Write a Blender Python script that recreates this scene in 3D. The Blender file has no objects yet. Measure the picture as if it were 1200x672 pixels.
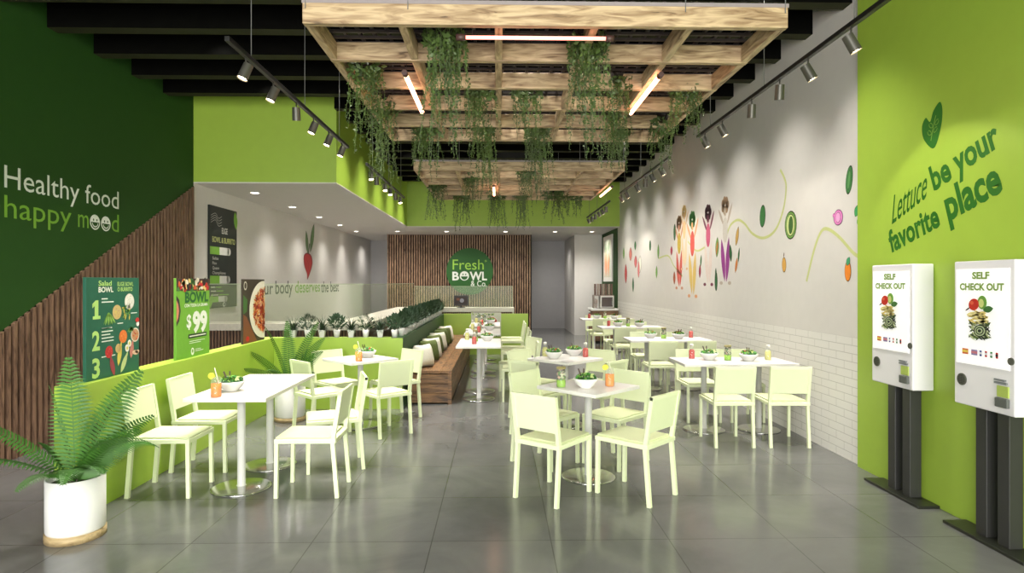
import bpy, bmesh, math, random
from mathutils import Vector, Matrix, Euler
R = math.radians
PI = math.pi
SC = bpy.context.scene
COL = SC.collection
random.seed(7)

# ------------------------------------------------------------------ materials
_m = {}
def srgb(r, g, b):
    f = lambda c: (c/255/12.92) if c/255 <= 0.04045 else ((c/255+0.055)/1.055)**2.4
    return (f(r), f(g), f(b), 1)
def mat(name, rgb, rough=0.5, metal=0.0, var=0.06, scale=8.0, bump=0.0, spec=0.5, emit=None, estr=0, trans=0, stretch=(1, 1, 1), alpha=1):
    if name in _m: return _m[name]
    m = bpy.data.materials.new(name); m.use_nodes = True
    nt = m.node_tree; b = nt.nodes['Principled BSDF']
    b.inputs['Roughness'].default_value = rough; b.inputs['Metallic'].default_value = metal
    b.inputs['Specular IOR Level'].default_value = spec
    b.inputs['Transmission Weight'].default_value = trans
    c = srgb(*rgb)
    tc = nt.nodes.new('ShaderNodeTexCoord'); mp = nt.nodes.new('ShaderNodeMapping'); mp.inputs['Scale'].default_value = stretch
    n = nt.nodes.new('ShaderNodeTexNoise'); n.inputs['Scale'].default_value = scale; n.inputs['Detail'].default_value = 5
    nt.links.new(tc.outputs['Object'], mp.inputs['Vector']); nt.links.new(mp.outputs['Vector'], n.inputs['Vector'])
    r = nt.nodes.new('ShaderNodeValToRGB')
    r.color_ramp.elements[0].position = 0.3; r.color_ramp.elements[1].position = 0.7
    r.color_ramp.elements[0].color = tuple(max(0, x*(1-var)) for x in c[:3])+(1,)
    r.color_ramp.elements[1].color = tuple(min(1, x*(1+var)) for x in c[:3])+(1,)
    nt.links.new(n.outputs['Fac'], r.inputs['Fac']); nt.links.new(r.outputs['Color'], b.inputs['Base Color'])
    if bump:
        bp = nt.nodes.new('ShaderNodeBump'); bp.inputs['Strength'].default_value = bump; bp.inputs['Distance'].default_value = 0.01
        nt.links.new(n.outputs['Fac'], bp.inputs['Height']); nt.links.new(bp.outputs['Normal'], b.inputs['Normal'])
    if emit:
        b.inputs['Emission Color'].default_value = srgb(*emit); b.inputs['Emission Strength'].default_value = estr
    _m[name] = m
    return m
def wood(name, c0, c1, axis, rough=0.5, sc=2.2):
    if name in _m: return _m[name]
    m = bpy.data.materials.new(name); m.use_nodes = True
    nt = m.node_tree; b = nt.nodes['Principled BSDF']; b.inputs['Roughness'].default_value = rough
    tc = nt.nodes.new('ShaderNodeTexCoord'); mp = nt.nodes.new('ShaderNodeMapping')
    s = [sc*7]*3; s[axis] = sc; mp.inputs['Scale'].default_value = s
    n = nt.nodes.new('ShaderNodeTexNoise'); n.inputs['Scale'].default_value = 1.6; n.inputs['Detail'].default_value = 8; n.inputs['Distortion'].default_value = 1.3
    r = nt.nodes.new('ShaderNodeValToRGB'); e = r.color_ramp.elements
    e[0].position = 0.36; e[1].position = 0.62; e[0].color = srgb(*c0); e[1].color = srgb(*c1)
    k = e.new(0.3); k.color = tuple(x*0.45 for x in srgb(*c0)[:3])+(1,)
    bp = nt.nodes.new('ShaderNodeBump'); bp.inputs['Strength'].default_value = 0.3; bp.inputs['Distance'].default_value = 0.01
    L = nt.links.new
    L(tc.outputs['Object'], mp.inputs['Vector']); L(mp.outputs['Vector'], n.inputs['Vector']); L(n.outputs['Fac'], r.inputs['Fac'])
    L(r.outputs['Color'], b.inputs['Base Color']); L(n.outputs['Fac'], bp.inputs['Height']); L(bp.outputs['Normal'], b.inputs['Normal'])
    _m[name] = m
    return m
def glassy(name, tint, amount=0.12, rough=0.02):
    if name in _m: return _m[name]
    m = bpy.data.materials.new(name); m.use_nodes = True; nt = m.node_tree; nt.nodes.clear()
    o = nt.nodes.new('ShaderNodeOutputMaterial'); mx = nt.nodes.new('ShaderNodeMixShader'); t = nt.nodes.new('ShaderNodeBsdfTransparent')
    p = nt.nodes.new('ShaderNodeBsdfPrincipled'); p.inputs['Base Color'].default_value = srgb(*tint); p.inputs['Roughness'].default_value = rough
    t.inputs['Color'].default_value = (1, 1, 1, 1)
    ns = nt.nodes.new('ShaderNodeTexNoise'); ns.inputs['Scale'].default_value = 3
    mr = nt.nodes.new('ShaderNodeMapRange'); mr.inputs['To Min'].default_value = amount*0.9; mr.inputs['To Max'].default_value = amount*1.1
    L = nt.links.new; L(ns.outputs['Fac'], mr.inputs['Value']); L(mr.outputs['Result'], mx.inputs['Fac'])
    L(t.outputs[0], mx.inputs[1]); L(p.outputs[0], mx.inputs[2]); L(mx.outputs[0], o.inputs['Surface'])
    _m[name] = m
    return m
def tiles(name, c, mortar, w, h, ms, off, rough, loc=(0, 0, 0), rot=(0, 0, 0), var=None, bump=0.0, noise=0.0):
    m = bpy.data.materials.new(name); m.use_nodes = True
    nt = m.node_tree; b = nt.nodes['Principled BSDF']; b.inputs['Roughness'].default_value = rough
    tc = nt.nodes.new('ShaderNodeTexCoord'); mp = nt.nodes.new('ShaderNodeMapping')
    mp.inputs['Location'].default_value = loc; mp.inputs['Rotation'].default_value = rot
    br = nt.nodes.new('ShaderNodeTexBrick'); br.offset = off; br.squash = 1
    br.inputs['Scale'].default_value = 1; br.inputs['Brick Width'].default_value = w; br.inputs['Row Height'].default_value = h
    br.inputs['Mortar Size'].default_value = ms; br.inputs['Mortar Smooth'].default_value = 0.1
    c2 = var or c
    br.inputs['Color1'].default_value = srgb(*c); br.inputs['Color2'].default_value = srgb(*c2); br.inputs['Mortar'].default_value = srgb(*mortar)
    L = nt.links.new; L(tc.outputs['Object'], mp.inputs['Vector']); L(mp.outputs['Vector'], br.inputs['Vector'])
    out = br.outputs['Color']
    if noise:
        n = nt.nodes.new('ShaderNodeTexNoise'); n.inputs['Scale'].default_value = 1.3; n.inputs['Detail'].default_value = 9; n.inputs['Roughness'].default_value = 0.62; n.inputs['Distortion'].default_value = 0.6
        L(tc.outputs['Object'], n.inputs['Vector'])
        mr = nt.nodes.new('ShaderNodeMapRange'); mr.inputs['From Min'].default_value = 0.3; mr.inputs['From Max'].default_value = 0.7
        mr.inputs['To Min'].default_value = 1-noise; mr.inputs['To Max'].default_value = 1+noise; L(n.outputs['Fac'], mr.inputs['Value'])
        mx = nt.nodes.new('ShaderNodeVectorMath'); mx.operation = 'SCALE'; L(out, mx.inputs[0]); L(mr.outputs['Result'], mx.inputs['Scale']); out = mx.outputs[0]
        rr = nt.nodes.new('ShaderNodeMapRange'); rr.inputs['From Min'].default_value = 0.3; rr.inputs['From Max'].default_value = 0.7
        rr.inputs['To Min'].default_value = rough*0.93; rr.inputs['To Max'].default_value = rough*1.1; L(n.outputs['Fac'], rr.inputs['Value']); L(rr.outputs['Result'], b.inputs['Roughness'])
    L(out, b.inputs['Base Color'])
    if bump:
        bp = nt.nodes.new('ShaderNodeBump'); bp.invert = True; bp.inputs['Strength'].default_value = bump; bp.inputs['Distance'].default_value = 0.004
        L(br.outputs['Fac'], bp.inputs['Height']); L(bp.outputs['Normal'], b.inputs['Normal'])
    return m

M_LIME = mat('lime_paint', (160, 190, 68), 0.45, var=0.02)
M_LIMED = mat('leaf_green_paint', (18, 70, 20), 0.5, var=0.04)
M_DKG = mat('dark_green_paint', (34, 70, 20), 0.7, var=0.03, spec=0.25)
M_WHITE = mat('white_paint', (219, 215, 209), 0.6, var=0.015)
M_GREY = mat('grey_paint', (186, 184, 184), 0.6, var=0.02)
M_BLACK = mat('black_ceiling', (10, 10, 9), 0.95, var=0.2, spec=0.1)
M_BEAM = mat('dark_beam', (9, 9, 7), 0.95, var=0.2, spec=0.05)
M_BEAM_BOUNCE = mat('beam_underside_bounce', (40, 42, 20), 0.8, spec=0.2)  # lime bounce light painted into the colour of the beam undersides
M_SLAT = wood('walnut_slats', (92, 68, 52), (130, 100, 78), 2, 0.55)
M_SLATBACK = mat('slat_backing', (16, 10, 8), 0.9, spec=0.1)
M_PINE = [wood('pine_x', (146, 118, 86), (206, 180, 142), 0), wood('pine_y', (146, 118, 86), (206, 180, 142), 1)]
M_OAK = wood('bench_oak', (92, 64, 38), (142, 104, 66), 0, 0.5)
M_CHAIR = mat('cream_green_lacquer', (242, 250, 208), 0.35, var=0.01)
M_SEAT = mat('cream_green_seat', (216, 222, 178), 0.45, var=0.02)
M_TABLE = mat('white_laminate', (238, 234, 230), 0.3, var=0.02)
M_EDGE = mat('white_edge', (240, 238, 232), 0.4, var=0.01)
M_STEEL = mat('brushed_steel', (212, 212, 208), 0.18, 0.92, var=0.03)
M_POLE = mat('light_metal', (232, 232, 228), 0.35, 0.15, var=0.02)
M_CER = mat('white_ceramic', (250, 249, 246), 0.25, var=0.01)
M_POTW = mat('white_planter', (240, 238, 236), 0.45, var=0.01)
M_CORK = wood('pale_wood', (150, 128, 92), (190, 166, 124), 0)
M_SOIL = mat('soil', (40, 30, 22), 0.95, bump=0.5, var=0.3)
M_FERN = mat('fern_green', (68, 114, 42), 0.5, var=0.3, scale=6)
M_STEM = mat('stem_green', (70, 110, 48), 0.6)
M_DARKLEAF = mat('dark_leaf', (34, 62, 32), 0.6, var=0.35, scale=12)
M_GRASS = mat('dark_grass_leaf', (44, 66, 40), 0.55, var=0.35, scale=12)
M_VINE = mat('vine_leaf', (72, 92, 42), 0.55, var=0.4, scale=5)
M_FLOWER = mat('white_petal', (230, 230, 224), 0.6)
M_METAL = mat('dark_metal', (40, 40, 38), 0.4, 0.4, var=0.08)
M_HEAD = mat('lamp_grey', (84, 82, 74), 0.4, 0.4, var=0.08)
M_ANTH = mat('anthracite_post', (62, 62, 60), 0.4, 0.3, var=0.05)
M_BULB = mat('lit_bulb', (255, 240, 210), 0.4, emit=(255, 232, 190), estr=22)
M_DOWN = mat('lit_downlight', (255, 250, 240), 0.4, emit=(255, 246, 230), estr=14)
M_TUBE = mat('lit_warm_tube', (255, 190, 150), 0.4, emit=(255, 176, 140), estr=9)
M_TUBER = mat('lit_red_tube', (255, 170, 160), 0.4, emit=(255, 140, 124), estr=2.6)
M_HOUSING = mat('tube_housing', (70, 46, 42), 0.5)
M_KIOSK = mat('kiosk_white', (236, 234, 234), 0.4, var=0.01)
M_OLIVE = mat('olive_fabric', (84, 96, 44), 0.9, bump=0.3, scale=60, var=0.12)
M_CREAM = mat('cream_fabric', (226, 222, 206), 0.9, bump=0.3, scale=60, var=0.05)
M_STONE = mat('counter_stone', (206, 200, 184), 0.35, var=0.08, scale=20)
M_GLASS = glassy('screen_glass', (214, 232, 180), 0.12, 0.2)
M_JAR = glassy('jar_glass', (235, 240, 235), 0.14, 0.05)
M_LAT = mat('lattice_brown', (52, 42, 40), 0.6)
M_CABW = wood('cabinet_wood', (112, 80, 58), (150, 112, 84), 0)

def C_(r, g, b, rough=0.6):
    return mat('paint_%d_%d_%d' % (r, g, b), (r, g, b), rough, var=0.04, scale=30)

# ------------------------------------------------------------------ mesh helpers
def bx(bm, x0, x1, y0, y1, z0, z1, mi=0, bev=0.0, M=None):
    vs = [bm.verts.new((x, y, z)) for x in (x0, x1) for y in (y0, y1) for z in (z0, z1)]
    fs = [(0, 1, 3, 2), (4, 6, 7, 5), (0, 4, 5, 1), (2, 3, 7, 6), (0, 2, 6, 4), (1, 5, 7, 3)]
    faces = []
    for f in fs:
        q = bm.faces.new([vs[i] for i in f]); q.material_index = mi; faces.append(q)
    if M is not None:
        for v in vs: v.co = M @ v.co
    if bev:
        es = list({e for q in faces for e in q.edges})
        r = bmesh.ops.bevel(bm, geom=es, offset=bev, segments=2, affect='EDGES', profile=0.5)
        for q in r['faces']: q.material_index = mi
def hexa(bm, a, b, w, d, mi=0, up=Vector((0, 1, 0))):
    """square bar from a to b, w across x, d along 'up'"""
    a = Vector(a); b = Vector(b); z = (b-a).normalized()
    x = up.cross(z)
    if x.length < 1e-4: x = Vector((1, 0, 0)).cross(z)
    x.normalize(); y = z.cross(x)
    vs = []
    for p in (a, b):
        for sx, sy in ((-1, -1), (1, -1), (1, 1), (-1, 1)):
            vs.append(bm.verts.new(p+x*sx*w/2+y*sy*d/2))
    for f in ((3, 2, 1, 0), (4, 5, 6, 7), (0, 1, 5, 4), (1, 2, 6, 5), (2, 3, 7, 6), (3, 0, 4, 7)):
        q = bm.faces.new([vs[i] for i in f]); q.material_index = mi
def cyl(bm, a, b, r0, r1=None, n=16, mi=0, cap=True):
    r1 = r0 if r1 is None else r1
    a = Vector(a); b = Vector(b); z = (b-a).normalized()
    x = z.orthogonal().normalized(); y = z.cross(x)
    A = [bm.verts.new(a+(x*math.cos(2*PI*i/n)+y*math.sin(2*PI*i/n))*r0) for i in range(n)]
    B = [bm.verts.new(b+(x*math.cos(2*PI*i/n)+y*math.sin(2*PI*i/n))*r1) for i in range(n)]
    for i in range(n):
        q = bm.faces.new((A[i], A[(i+1) % n], B[(i+1) % n], B[i])); q.smooth = True; q.material_index = mi
    if cap:
        q = bm.faces.new(A[::-1]); q.material_index = mi; q = bm.faces.new(B); q.material_index = mi
def lathe(bm, prof, n=24, mi=0, c=(0, 0, 0)):
    rings = []
    for r, z in prof:
        if r < 1e-5: rings.append([bm.verts.new((c[0], c[1], c[2]+z))])
        else: rings.append([bm.verts.new((c[0]+r*math.cos(2*PI*i/n), c[1]+r*math.sin(2*PI*i/n), c[2]+z)) for i in range(n)])
    for A, B in zip(rings, rings[1:]):
        for i in range(n):
            j = (i+1) % n
            if len(A) == 1 and len(B) == 1: continue
            if len(A) == 1: q = bm.faces.new((A[0], B[j], B[i]))
            elif len(B) == 1: q = bm.faces.new((A[i], A[j], B[0]))
            else: q = bm.faces.new((A[i], A[j], B[j], B[i]))
            q.smooth = True; q.material_index = mi
def NB(): return bmesh.new()
def obj(name, bm, mats, parent=None, loc=None, rot=None, kind=None):
    if not isinstance(mats, (list, tuple)): mats = [mats]
    bmesh.ops.recalc_face_normals(bm, faces=bm.faces[:])
    me = bpy.data.meshes.new(name); bm.to_mesh(me); bm.free()
    for m in mats: me.materials.append(m)
    o = bpy.data.objects.new(name, me); COL.objects.link(o)
    if parent: o.parent = parent
    if loc: o.location = loc
    if rot: o.rotation_euler = rot
    if kind: o['kind'] = kind
    return o
def tag(o, label, cat, group=None, kind=None):
    o['label'] = label; o['category'] = cat
    if group: o['group'] = group
    o['kind'] = kind or 'thing'
    return o
def thing(name, label, cat, loc=(0, 0, 0), rz=0, group=None):
    o = bpy.data.objects.new(name, None); COL.objects.link(o); o.empty_display_size = 0.1
    o.location = loc; o.rotation_euler = (0, 0, rz)
    return tag(o, label, cat, group)
def dup(root, loc=None, rz=None, label=None, group=None, scale=None):
    def cp(o, par):
        c = o.copy(); COL.objects.link(c)
        if par: c.parent = par
        for ch in KIDS.get(o.name, []): cp(ch, c)
        return c
    r = cp(root, None)
    if loc is not None: r.location = loc
    if rz is not None: r.rotation_euler = (0, 0, rz)
    if label: r['label'] = label
    if group: r['group'] = group
    if scale: r.scale = scale
    return r
KIDS = {}
def remember(root):
    """note the children of a finished thing so that copies can be made"""
    for o in COL.objects:
        if o.parent: 
            l = KIDS.setdefault(o.parent.name, [])
            if o not in l: l.append(o)
    return root
def struct(name, bm, m): return obj(name, bm, m, kind='structure')
def sbox(name, x0, x1, y0, y1, z0, z1, m):
    b = NB(); bx(b, x0, x1, y0, y1, z0, z1); return struct(name, b, m)

# flat graphics on a surface
class Plane:
    def __init__(s, o, u, v=(0, 0, 1)):
        s.o = Vector(o); s.u = Vector(u).normalized(); s.v = Vector(v).normalized(); s.n = s.u.cross(s.v)
    def p(s, a, b, l=0): return s.o+s.u*a+s.v*b+s.n*(0.0008*l)
def ell(cx, cy, rx, ry, a=0, n=20):
    ca, sa = math.cos(R(a)), math.sin(R(a))
    return [(cx+rx*math.cos(t)*ca-ry*math.sin(t)*sa, cy+rx*math.cos(t)*sa+ry*math.sin(t)*ca) for t in [2*PI*i/n for i in range(n)]]
def rc(x0, y0, x1, y1): return [(x0, y0), (x1, y0), (x1, y1), (x0, y1)]
def leafp(cx, cy, l, w, a, n=8):
    pts = [(l*(i/n-0.5), w/2*math.sin(PI*i/n)**0.8) for i in range(n+1)]+[(l*(0.5-i/n), -w/2*math.sin(PI*i/n)**0.8) for i in range(1, n)]
    ca, sa = math.cos(R(a)), math.sin(R(a))
    return [(cx+x*ca-y*sa, cy+x*sa+y*ca) for x, y in pts]
def smooth(pts, k=8, closed=False):
    out = []; n = len(pts)
    rng = range(n) if closed else range(n-1)
    for i in rng:
        if closed: p0, p1, p2, p3 = pts[i-1], pts[i], pts[(i+1) % n], pts[(i+2) % n]
        else: p0, p1, p2, p3 = pts[max(0, i-1)], pts[i], pts[i+1], pts[min(n-1, i+2)]
        for j in range(k):
            t = j/k
            out.append(tuple(0.5*((2*p1[c])+(-p0[c]+p2[c])*t+(2*p0[c]-5*p1[c]+4*p2[c]-p3[c])*t*t+(-p0[c]+3*p1[c]-3*p2[c]+p3[c])*t**3) for c in range(len(p1))))
    if not closed: out.append(tuple(pts[-1]))
    return out
def line(pts, w):
    L, Rr = [], []
    for i, p in enumerate(pts):
        a = Vector(pts[max(0, i-1)][:2]); b = Vector(pts[min(len(pts)-1, i+1)][:2]); d = (b-a)
        d = d.normalized() if d.length > 0 else Vector((1, 0)); nrm = Vector((-d.y, d.x))*w/2
        L.append((p[0]+nrm.x, p[1]+nrm.y)); Rr.append((p[0]-nrm.x, p[1]-nrm.y))
    return [[L[i], L[i+1], Rr[i+1], Rr[i]] for i in range(len(pts)-1)]
def paint(name, plane, shapes, parent=None, loc0=None):
    """shapes: (material, polygon points, layer)"""
    bm = NB(); mats = []
    for m, pts, l in shapes:
        if m not in mats: mats.append(m)
        q = bm.faces.new([bm.verts.new(plane.p(a, b, l)) for a, b in pts]); q.material_index = mats.index(m)
    me = bpy.data.meshes.new(name); bm.to_mesh(me); bm.free()
    for m in mats: me.materials.append(m)
    o = bpy.data.objects.new(name, me); COL.objects.link(o)
    if parent: o.parent = parent
    return o
_tc = {}
def glyphs(s, bold=0.0, sp=1.0):
    k = (s, bold, sp)
    if k not in _tc:
        c = bpy.data.curves.new('t', 'FONT'); c.body = s; c.size = 1; c.offset = bold; c.space_character = sp; c.resolution_u = 3
        o = bpy.data.objects.new('t', c); COL.objects.link(o)
        dg = bpy.context.evaluated_depsgraph_get(); dg.update()
        me = bpy.data.meshes.new_from_object(o.evaluated_get(dg))
        _tc[k] = ([tuple(v.co) for v in me.vertices], [tuple(p.vertices) for p in me.polygons])
        bpy.data.objects.remove(o); bpy.data.curves.remove(c); bpy.data.meshes.remove(me)
    return _tc[k]
def text(name, s, plane, x, y, w, h, m, parent=None, bold=0.0, rot=0, layer=2, shear=0, sp=1.0):
    V, P = glyphs(s, bold, sp); HV, _ = glyphs('H', bold)
    cap = max(v[1] for v in HV); x0 = min(v[0] for v in V); x1 = max(v[0] for v in V)
    sx = w/(x1-x0); sy = h/cap; ca, sa = math.cos(R(rot)), math.sin(R(rot))
    bm = NB(); vs = []
    for v in V:
        a = (v[0]-x0)*sx; b = v[1]*sy; a += b*shear
        vs.append(bm.verts.new(plane.p(x+a*ca-b*sa, y+a*sa+b*ca, layer)))
    for p in P:
        try: bm.faces.new([vs[i] for i in p])
        except ValueError: pass
    me = bpy.data.meshes.new(name); bm.to_mesh(me); bm.free(); me.materials.append(m)
    o = bpy.data.objects.new(name, me); COL.objects.link(o)
    if parent: o.parent = parent
    return o

# ------------------------------------------------------------------ room
XL, XR, YB, ZC = -4.40, 3.15, 18.5, 4.42
YF = -3.2
M_FLOOR = tiles('concrete_tiles', (106, 106, 104), (80, 79, 77), 0.735, 0.77, 0.0035, 0.0, 0.15, loc=(0.41, -0.72, 0), var=(101, 101, 100), noise=0.22, bump=0.1)
sbox('floor', XL-0.2, XR+0.3, YF-0.2, 22, -0.1, 0, M_FLOOR)
sbox('ceiling', XL-0.2, XR+0.3, YF-0.2, 22, ZC, ZC+0.1, M_BLACK)
sbox('wall_left', XL-0.2, XL, YF, 8.97, 0, ZC, M_DKG)
sbox('wall_left_alcove', XL-0.2, XL, 8.97, 22, 0, ZC, M_WHITE)
M_BRICK = tiles('white_brick_tiles', (232, 229, 223), (196, 192, 185), 0.26, 0.074, 0.0035, 0.5, 0.4, rot=(R(90), 0, R(90)), bump=0.4)
# white wall: flat upper part, tiled lower part
sbox('wall_right', XR, XR+0.2, 5.27, 22, 1.11, ZC, M_WHITE)
b = NB(); bx(b, -0.2, 0, 0, 16.8, 0, 1.11, 0)
o = struct('wall_right_tiled', b, M_BRICK); o.location = (XR+0.196, 5.27, 0)
# brick texture needs wall coordinates: y along, z up
nt = M_BRICK.node_tree
mp = [n for n in nt.nodes if n.type == 'MAPPING'][0]; tcn = [n for n in nt.nodes if n.type == 'TEX_COORD'][0]; br = [n for n in nt.nodes if n.type == 'TEX_BRICK'][0]
sx = nt.nodes.new('ShaderNodeSeparateXYZ'); cx = nt.nodes.new('ShaderNodeCombineXYZ')
nt.links.new(tcn.outputs['Object'], sx.inputs[0]); nt.links.new(sx.outputs['Y'], cx.inputs['X']); nt.links.new(sx.outputs['Z'], cx.inputs['Y']); nt.links.new(cx.outputs[0], br.inputs['Vector'])
o.location = (XR+0.2, 5.27, 0)
sbox('wall_right_green', XR-0.03, XR+0.2, YF, 5.27, 0, ZC, M_LIME)
sbox('floor_bounce', XL, -2.45, 9.5, 21.3, 0.0, 0.012, M_WHITE)  # unseen pale sheet added behind the counter to bounce light into the alcove
sbox('wall_back', XL, XR, 21.3, 21.5, 0, ZC, M_GREY)
b = NB(); bx(b, -3.33, 1.0, YB+0.03, YB+0.25, 0, 3.04, 0)
struct('wall_back_slatted', b, M_SLATBACK)
sbox('wall_back_right', 2.30, XR, YB, 21.3, 0, 3.04, M_WHITE)
sbox('wall_bulkhead_left', XL, -2.35, 8.97, 15.9, 3.05, ZC, M_LIME)
sbox('wall_bulkhead_back', XL, XR, 15.9, 16.1, 3.05, ZC, M_LIME)
b = NB(); bx(b, XL, -2.35, 8.975, 15.9, 3.035, 3.05); bx(b, XL, XR, 15.905, 21.3, 3.035, 3.05)
struct('ceiling_low', b, M_WHITE)
# shopfront wall behind the camera: wide glazed opening
b = NB(); bx(b, XL, XR, YF-0.15, YF, 3.7, ZC); bx(b, XL, XL+0.3, YF-0.15, YF, 0, 3.7); bx(b, XR-0.3, XR, YF-0.15, YF, 0, 3.7)
struct('wall_front', b, M_WHITE)
b = NB()
for x in (-4.08, -2.3, -0.62, 1.06, 2.81): bx(b, x-0.03, x+0.03, YF-0.1, YF-0.04, 0, 3.7)
bx(b, -4.1, 2.85, YF-0.1, YF-0.04, 3.64, 3.7); bx(b, -4.1, 2.85, YF-0.1, YF-0.04, 0.0, 0.08)
struct('window_1', b, M_METAL)

# ceiling beams
k = 0
y = 5.40-0.69*8
while y < 15.7:
    x0 = XL if y < 8.8 else -2.35
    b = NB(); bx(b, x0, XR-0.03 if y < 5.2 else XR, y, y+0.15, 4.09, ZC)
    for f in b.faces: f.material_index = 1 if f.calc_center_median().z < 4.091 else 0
    o = struct('ceiling_beam', b, [M_BEAM, M_BEAM_BOUNCE])
    y += 0.69

# slatted walnut cladding
def slats_y(name, x, y0, y1, top):
    b = NB(); y = y0
    while y < y1-0.04:
        z = top(y+0.022)
        if z > 0.05:
            vs = []
            za, zb = top(y), top(y+0.041)
            for xx in (x, x+0.03):
                vs += [b.verts.new((xx, y, 0)), b.verts.new((xx, y+0.041, 0)), b.verts.new((xx, y+0.041, max(0.01, zb))), b.verts.new((xx, y, max(0.01, za)))]
            for f in ((0, 1, 2, 3), (4, 5, 6, 7), (0, 1, 5, 4), (1, 2, 6, 5), (2, 3, 7, 6), (3, 0, 4, 7)): b.faces.new([vs[i] for i in f])
        y += 0.0755
    # backing board
    p = [(y0, 0), (y1, 0), (y1, top(y1)), (y0, max(0.01, top(y0)))]
    q = b.faces.new([b.verts.new((x+0.004, a, c)) for a, c in p]); q.material_index = 1
    return struct(name, b, [M_SLAT, M_SLATBACK])
diag = lambda y: 1.14+(y-5.487)*0.532
slats_y('wall_left_slats', XL, 3.38, 8.97, diag)
b = NB(); x = -3.33
while x < 0.96:
    bx(b, x, x+0.036, YB-0.0, YB+0.03, 0, 3.035); x += 0.0722
struct('wall_back_slats', b, wood('oak_slats', (112, 84, 64), (168, 136, 108), 2, 0.5))

# low lime partition, one continuous low wall: left run, cross run, planter run, end panel
b = NB()
bx(b, -2.98, -2.82, 4.19, 7.93, 0, 0.9)
bx(b, -2.82, -1.36, 7.78, 7.93, 0, 0.9)
o = struct('wall_partition', b, M_LIME)
b = NB(); bx(b, -1.36, -1.205, 7.78, 13.7, 0, 0.895)
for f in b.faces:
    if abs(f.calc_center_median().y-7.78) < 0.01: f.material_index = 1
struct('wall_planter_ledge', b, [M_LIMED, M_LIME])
b = NB(); bx(b, -1.205, 0.66, 13.6, 13.7, 0, 0.9)
struct('wall_partition_end', b, M_LIME)
# dark green cladding on the white wall at the far end
sbox('wall_right_dark_panel', XR-0.02, XR, 16.15, YB, 0, 3.035, M_DKG)

# ------------------------------------------------------------------ lettering on the walls
M_TXW = C_(228, 232, 222); M_TXG = C_(112, 160, 44); M_TXDG = C_(30, 92, 20); M_TXB = C_(60, 66, 62)
PL = Plane((XL+0.001, 0, 0), (0, 1, 0))     # left wall: u = +Y ... seen from the room reads left to right
def face_smile(cx, cy, r):
    s = [(M_TXW, ell(cx, cy, r, r, n=24), 2), (M_DKG, ell(cx, cy, r*0.82, r*0.82, n=24), 3)]
    s += [(M_TXW, [(cx+r*0.82*math.cos(t), cy+r*0.82*math.sin(t)) for t in [PI*i/12 for i in range(13)]], 4)]
    s += [(M_DKG, ell(cx-r*0.33, cy+r*0.3, r*0.12, r*0.16), 5), (M_DKG, ell(cx+r*0.33, cy+r*0.3, r*0.12, r*0.16), 5)]
    s += [(M_TXW, [(cx+r*0.6*math.cos(t), cy-0.12*r+r*0.55*math.sin(t)) for t in [PI+PI*i/12 for i in range(13)]], 4), (M_DKG, [(cx+r*0.5*math.cos(t), cy-0.1*r+r*0.42*math.sin(t)) for t in [PI+PI*i/12 for i in range(13)]], 5)]
    return s
t = thing('wall_lettering', 'white and green slogan Healthy food happy mood on dark green wall', 'lettering', (0, 0, 0))
text('headline', 'Healthy food', PL, 5.569, 2.447, 1.65, 0.2, M_TXW, t)
text('word_happy', 'happy', PL, 5.569, 2.18, 0.86, 0.2, M_TXG, t)
text('letter_m', 'm', PL, 6.53, 2.18, 0.165, 0.2, M_TXG, t)
paint('smiling_face', PL, face_smile(6.80, 2.255, 0.083), t)
paint('smiling_face', PL, face_smile(6.985, 2.255, 0.083), t)
text('letter_d', 'd', PL, 7.09, 2.18, 0.13, 0.2, M_TXG, t)
t = thing('wall_lettering', 'slogan about your body deserving the best on the white alcove wall', 'lettering', (0, 0, 0))
text('word_your', 'Your', PL, 11.0, 1.37, 1.1, 0.24, M_TXB, t, bold=0.01)
text('word_body', 'body', PL, 12.22, 1.37, 1.02, 0.26, M_TXB, t, bold=0.01)
text('word_deserves', 'deserves', PL, 13.4, 1.37, 1.85, 0.26, M_TXG, t, bold=0.01)
text('closing_words', 'the best', PL, 15.35, 1.35, 1.7, 0.27, M_TXB, t, bold=0.01)
t = thing('wall_decal', 'red radish with tall green leaves painted on the white alcove wall', 'decal', (0, 0, 0))
rd = C_(168, 52, 52); rdd = C_(120, 34, 36); lf = C_(96, 128, 78); lfd = C_(52, 74, 44)
body = smooth([(14.0, 2.2), (14.25, 2.28), (14.55, 2.22), (14.64, 2.05), (14.5, 1.86), (14.25, 1.66), (14.22, 1.8), (14.02, 1.98)], 5, True)
paint('root', PL, [(rdd, body, 2), (rd, [(14.33+(a-14.33)*0.86, 2.0+(c-2.0)*0.9) for a, c in body], 3)]+[(rdd, q, 4) for q in line([(14.2, 2.15), (14.35, 2.0), (14.3, 1.85)], 0.02)], t)
paint('leaves', PL, [(lfd, leafp(14.62, 2.65, 0.78, 0.24, 66), 2), (lf, leafp(14.62, 2.65, 0.7, 0.17, 66), 3), (lfd, leafp(14.22, 2.52, 0.55, 0.2, 104), 2), (lf, leafp(14.22, 2.52, 0.48, 0.14, 104), 3)]+[(lfd, q, 2) for q in line([(14.3, 2.2), (14.42, 2.5)], 0.06)], t)

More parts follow.
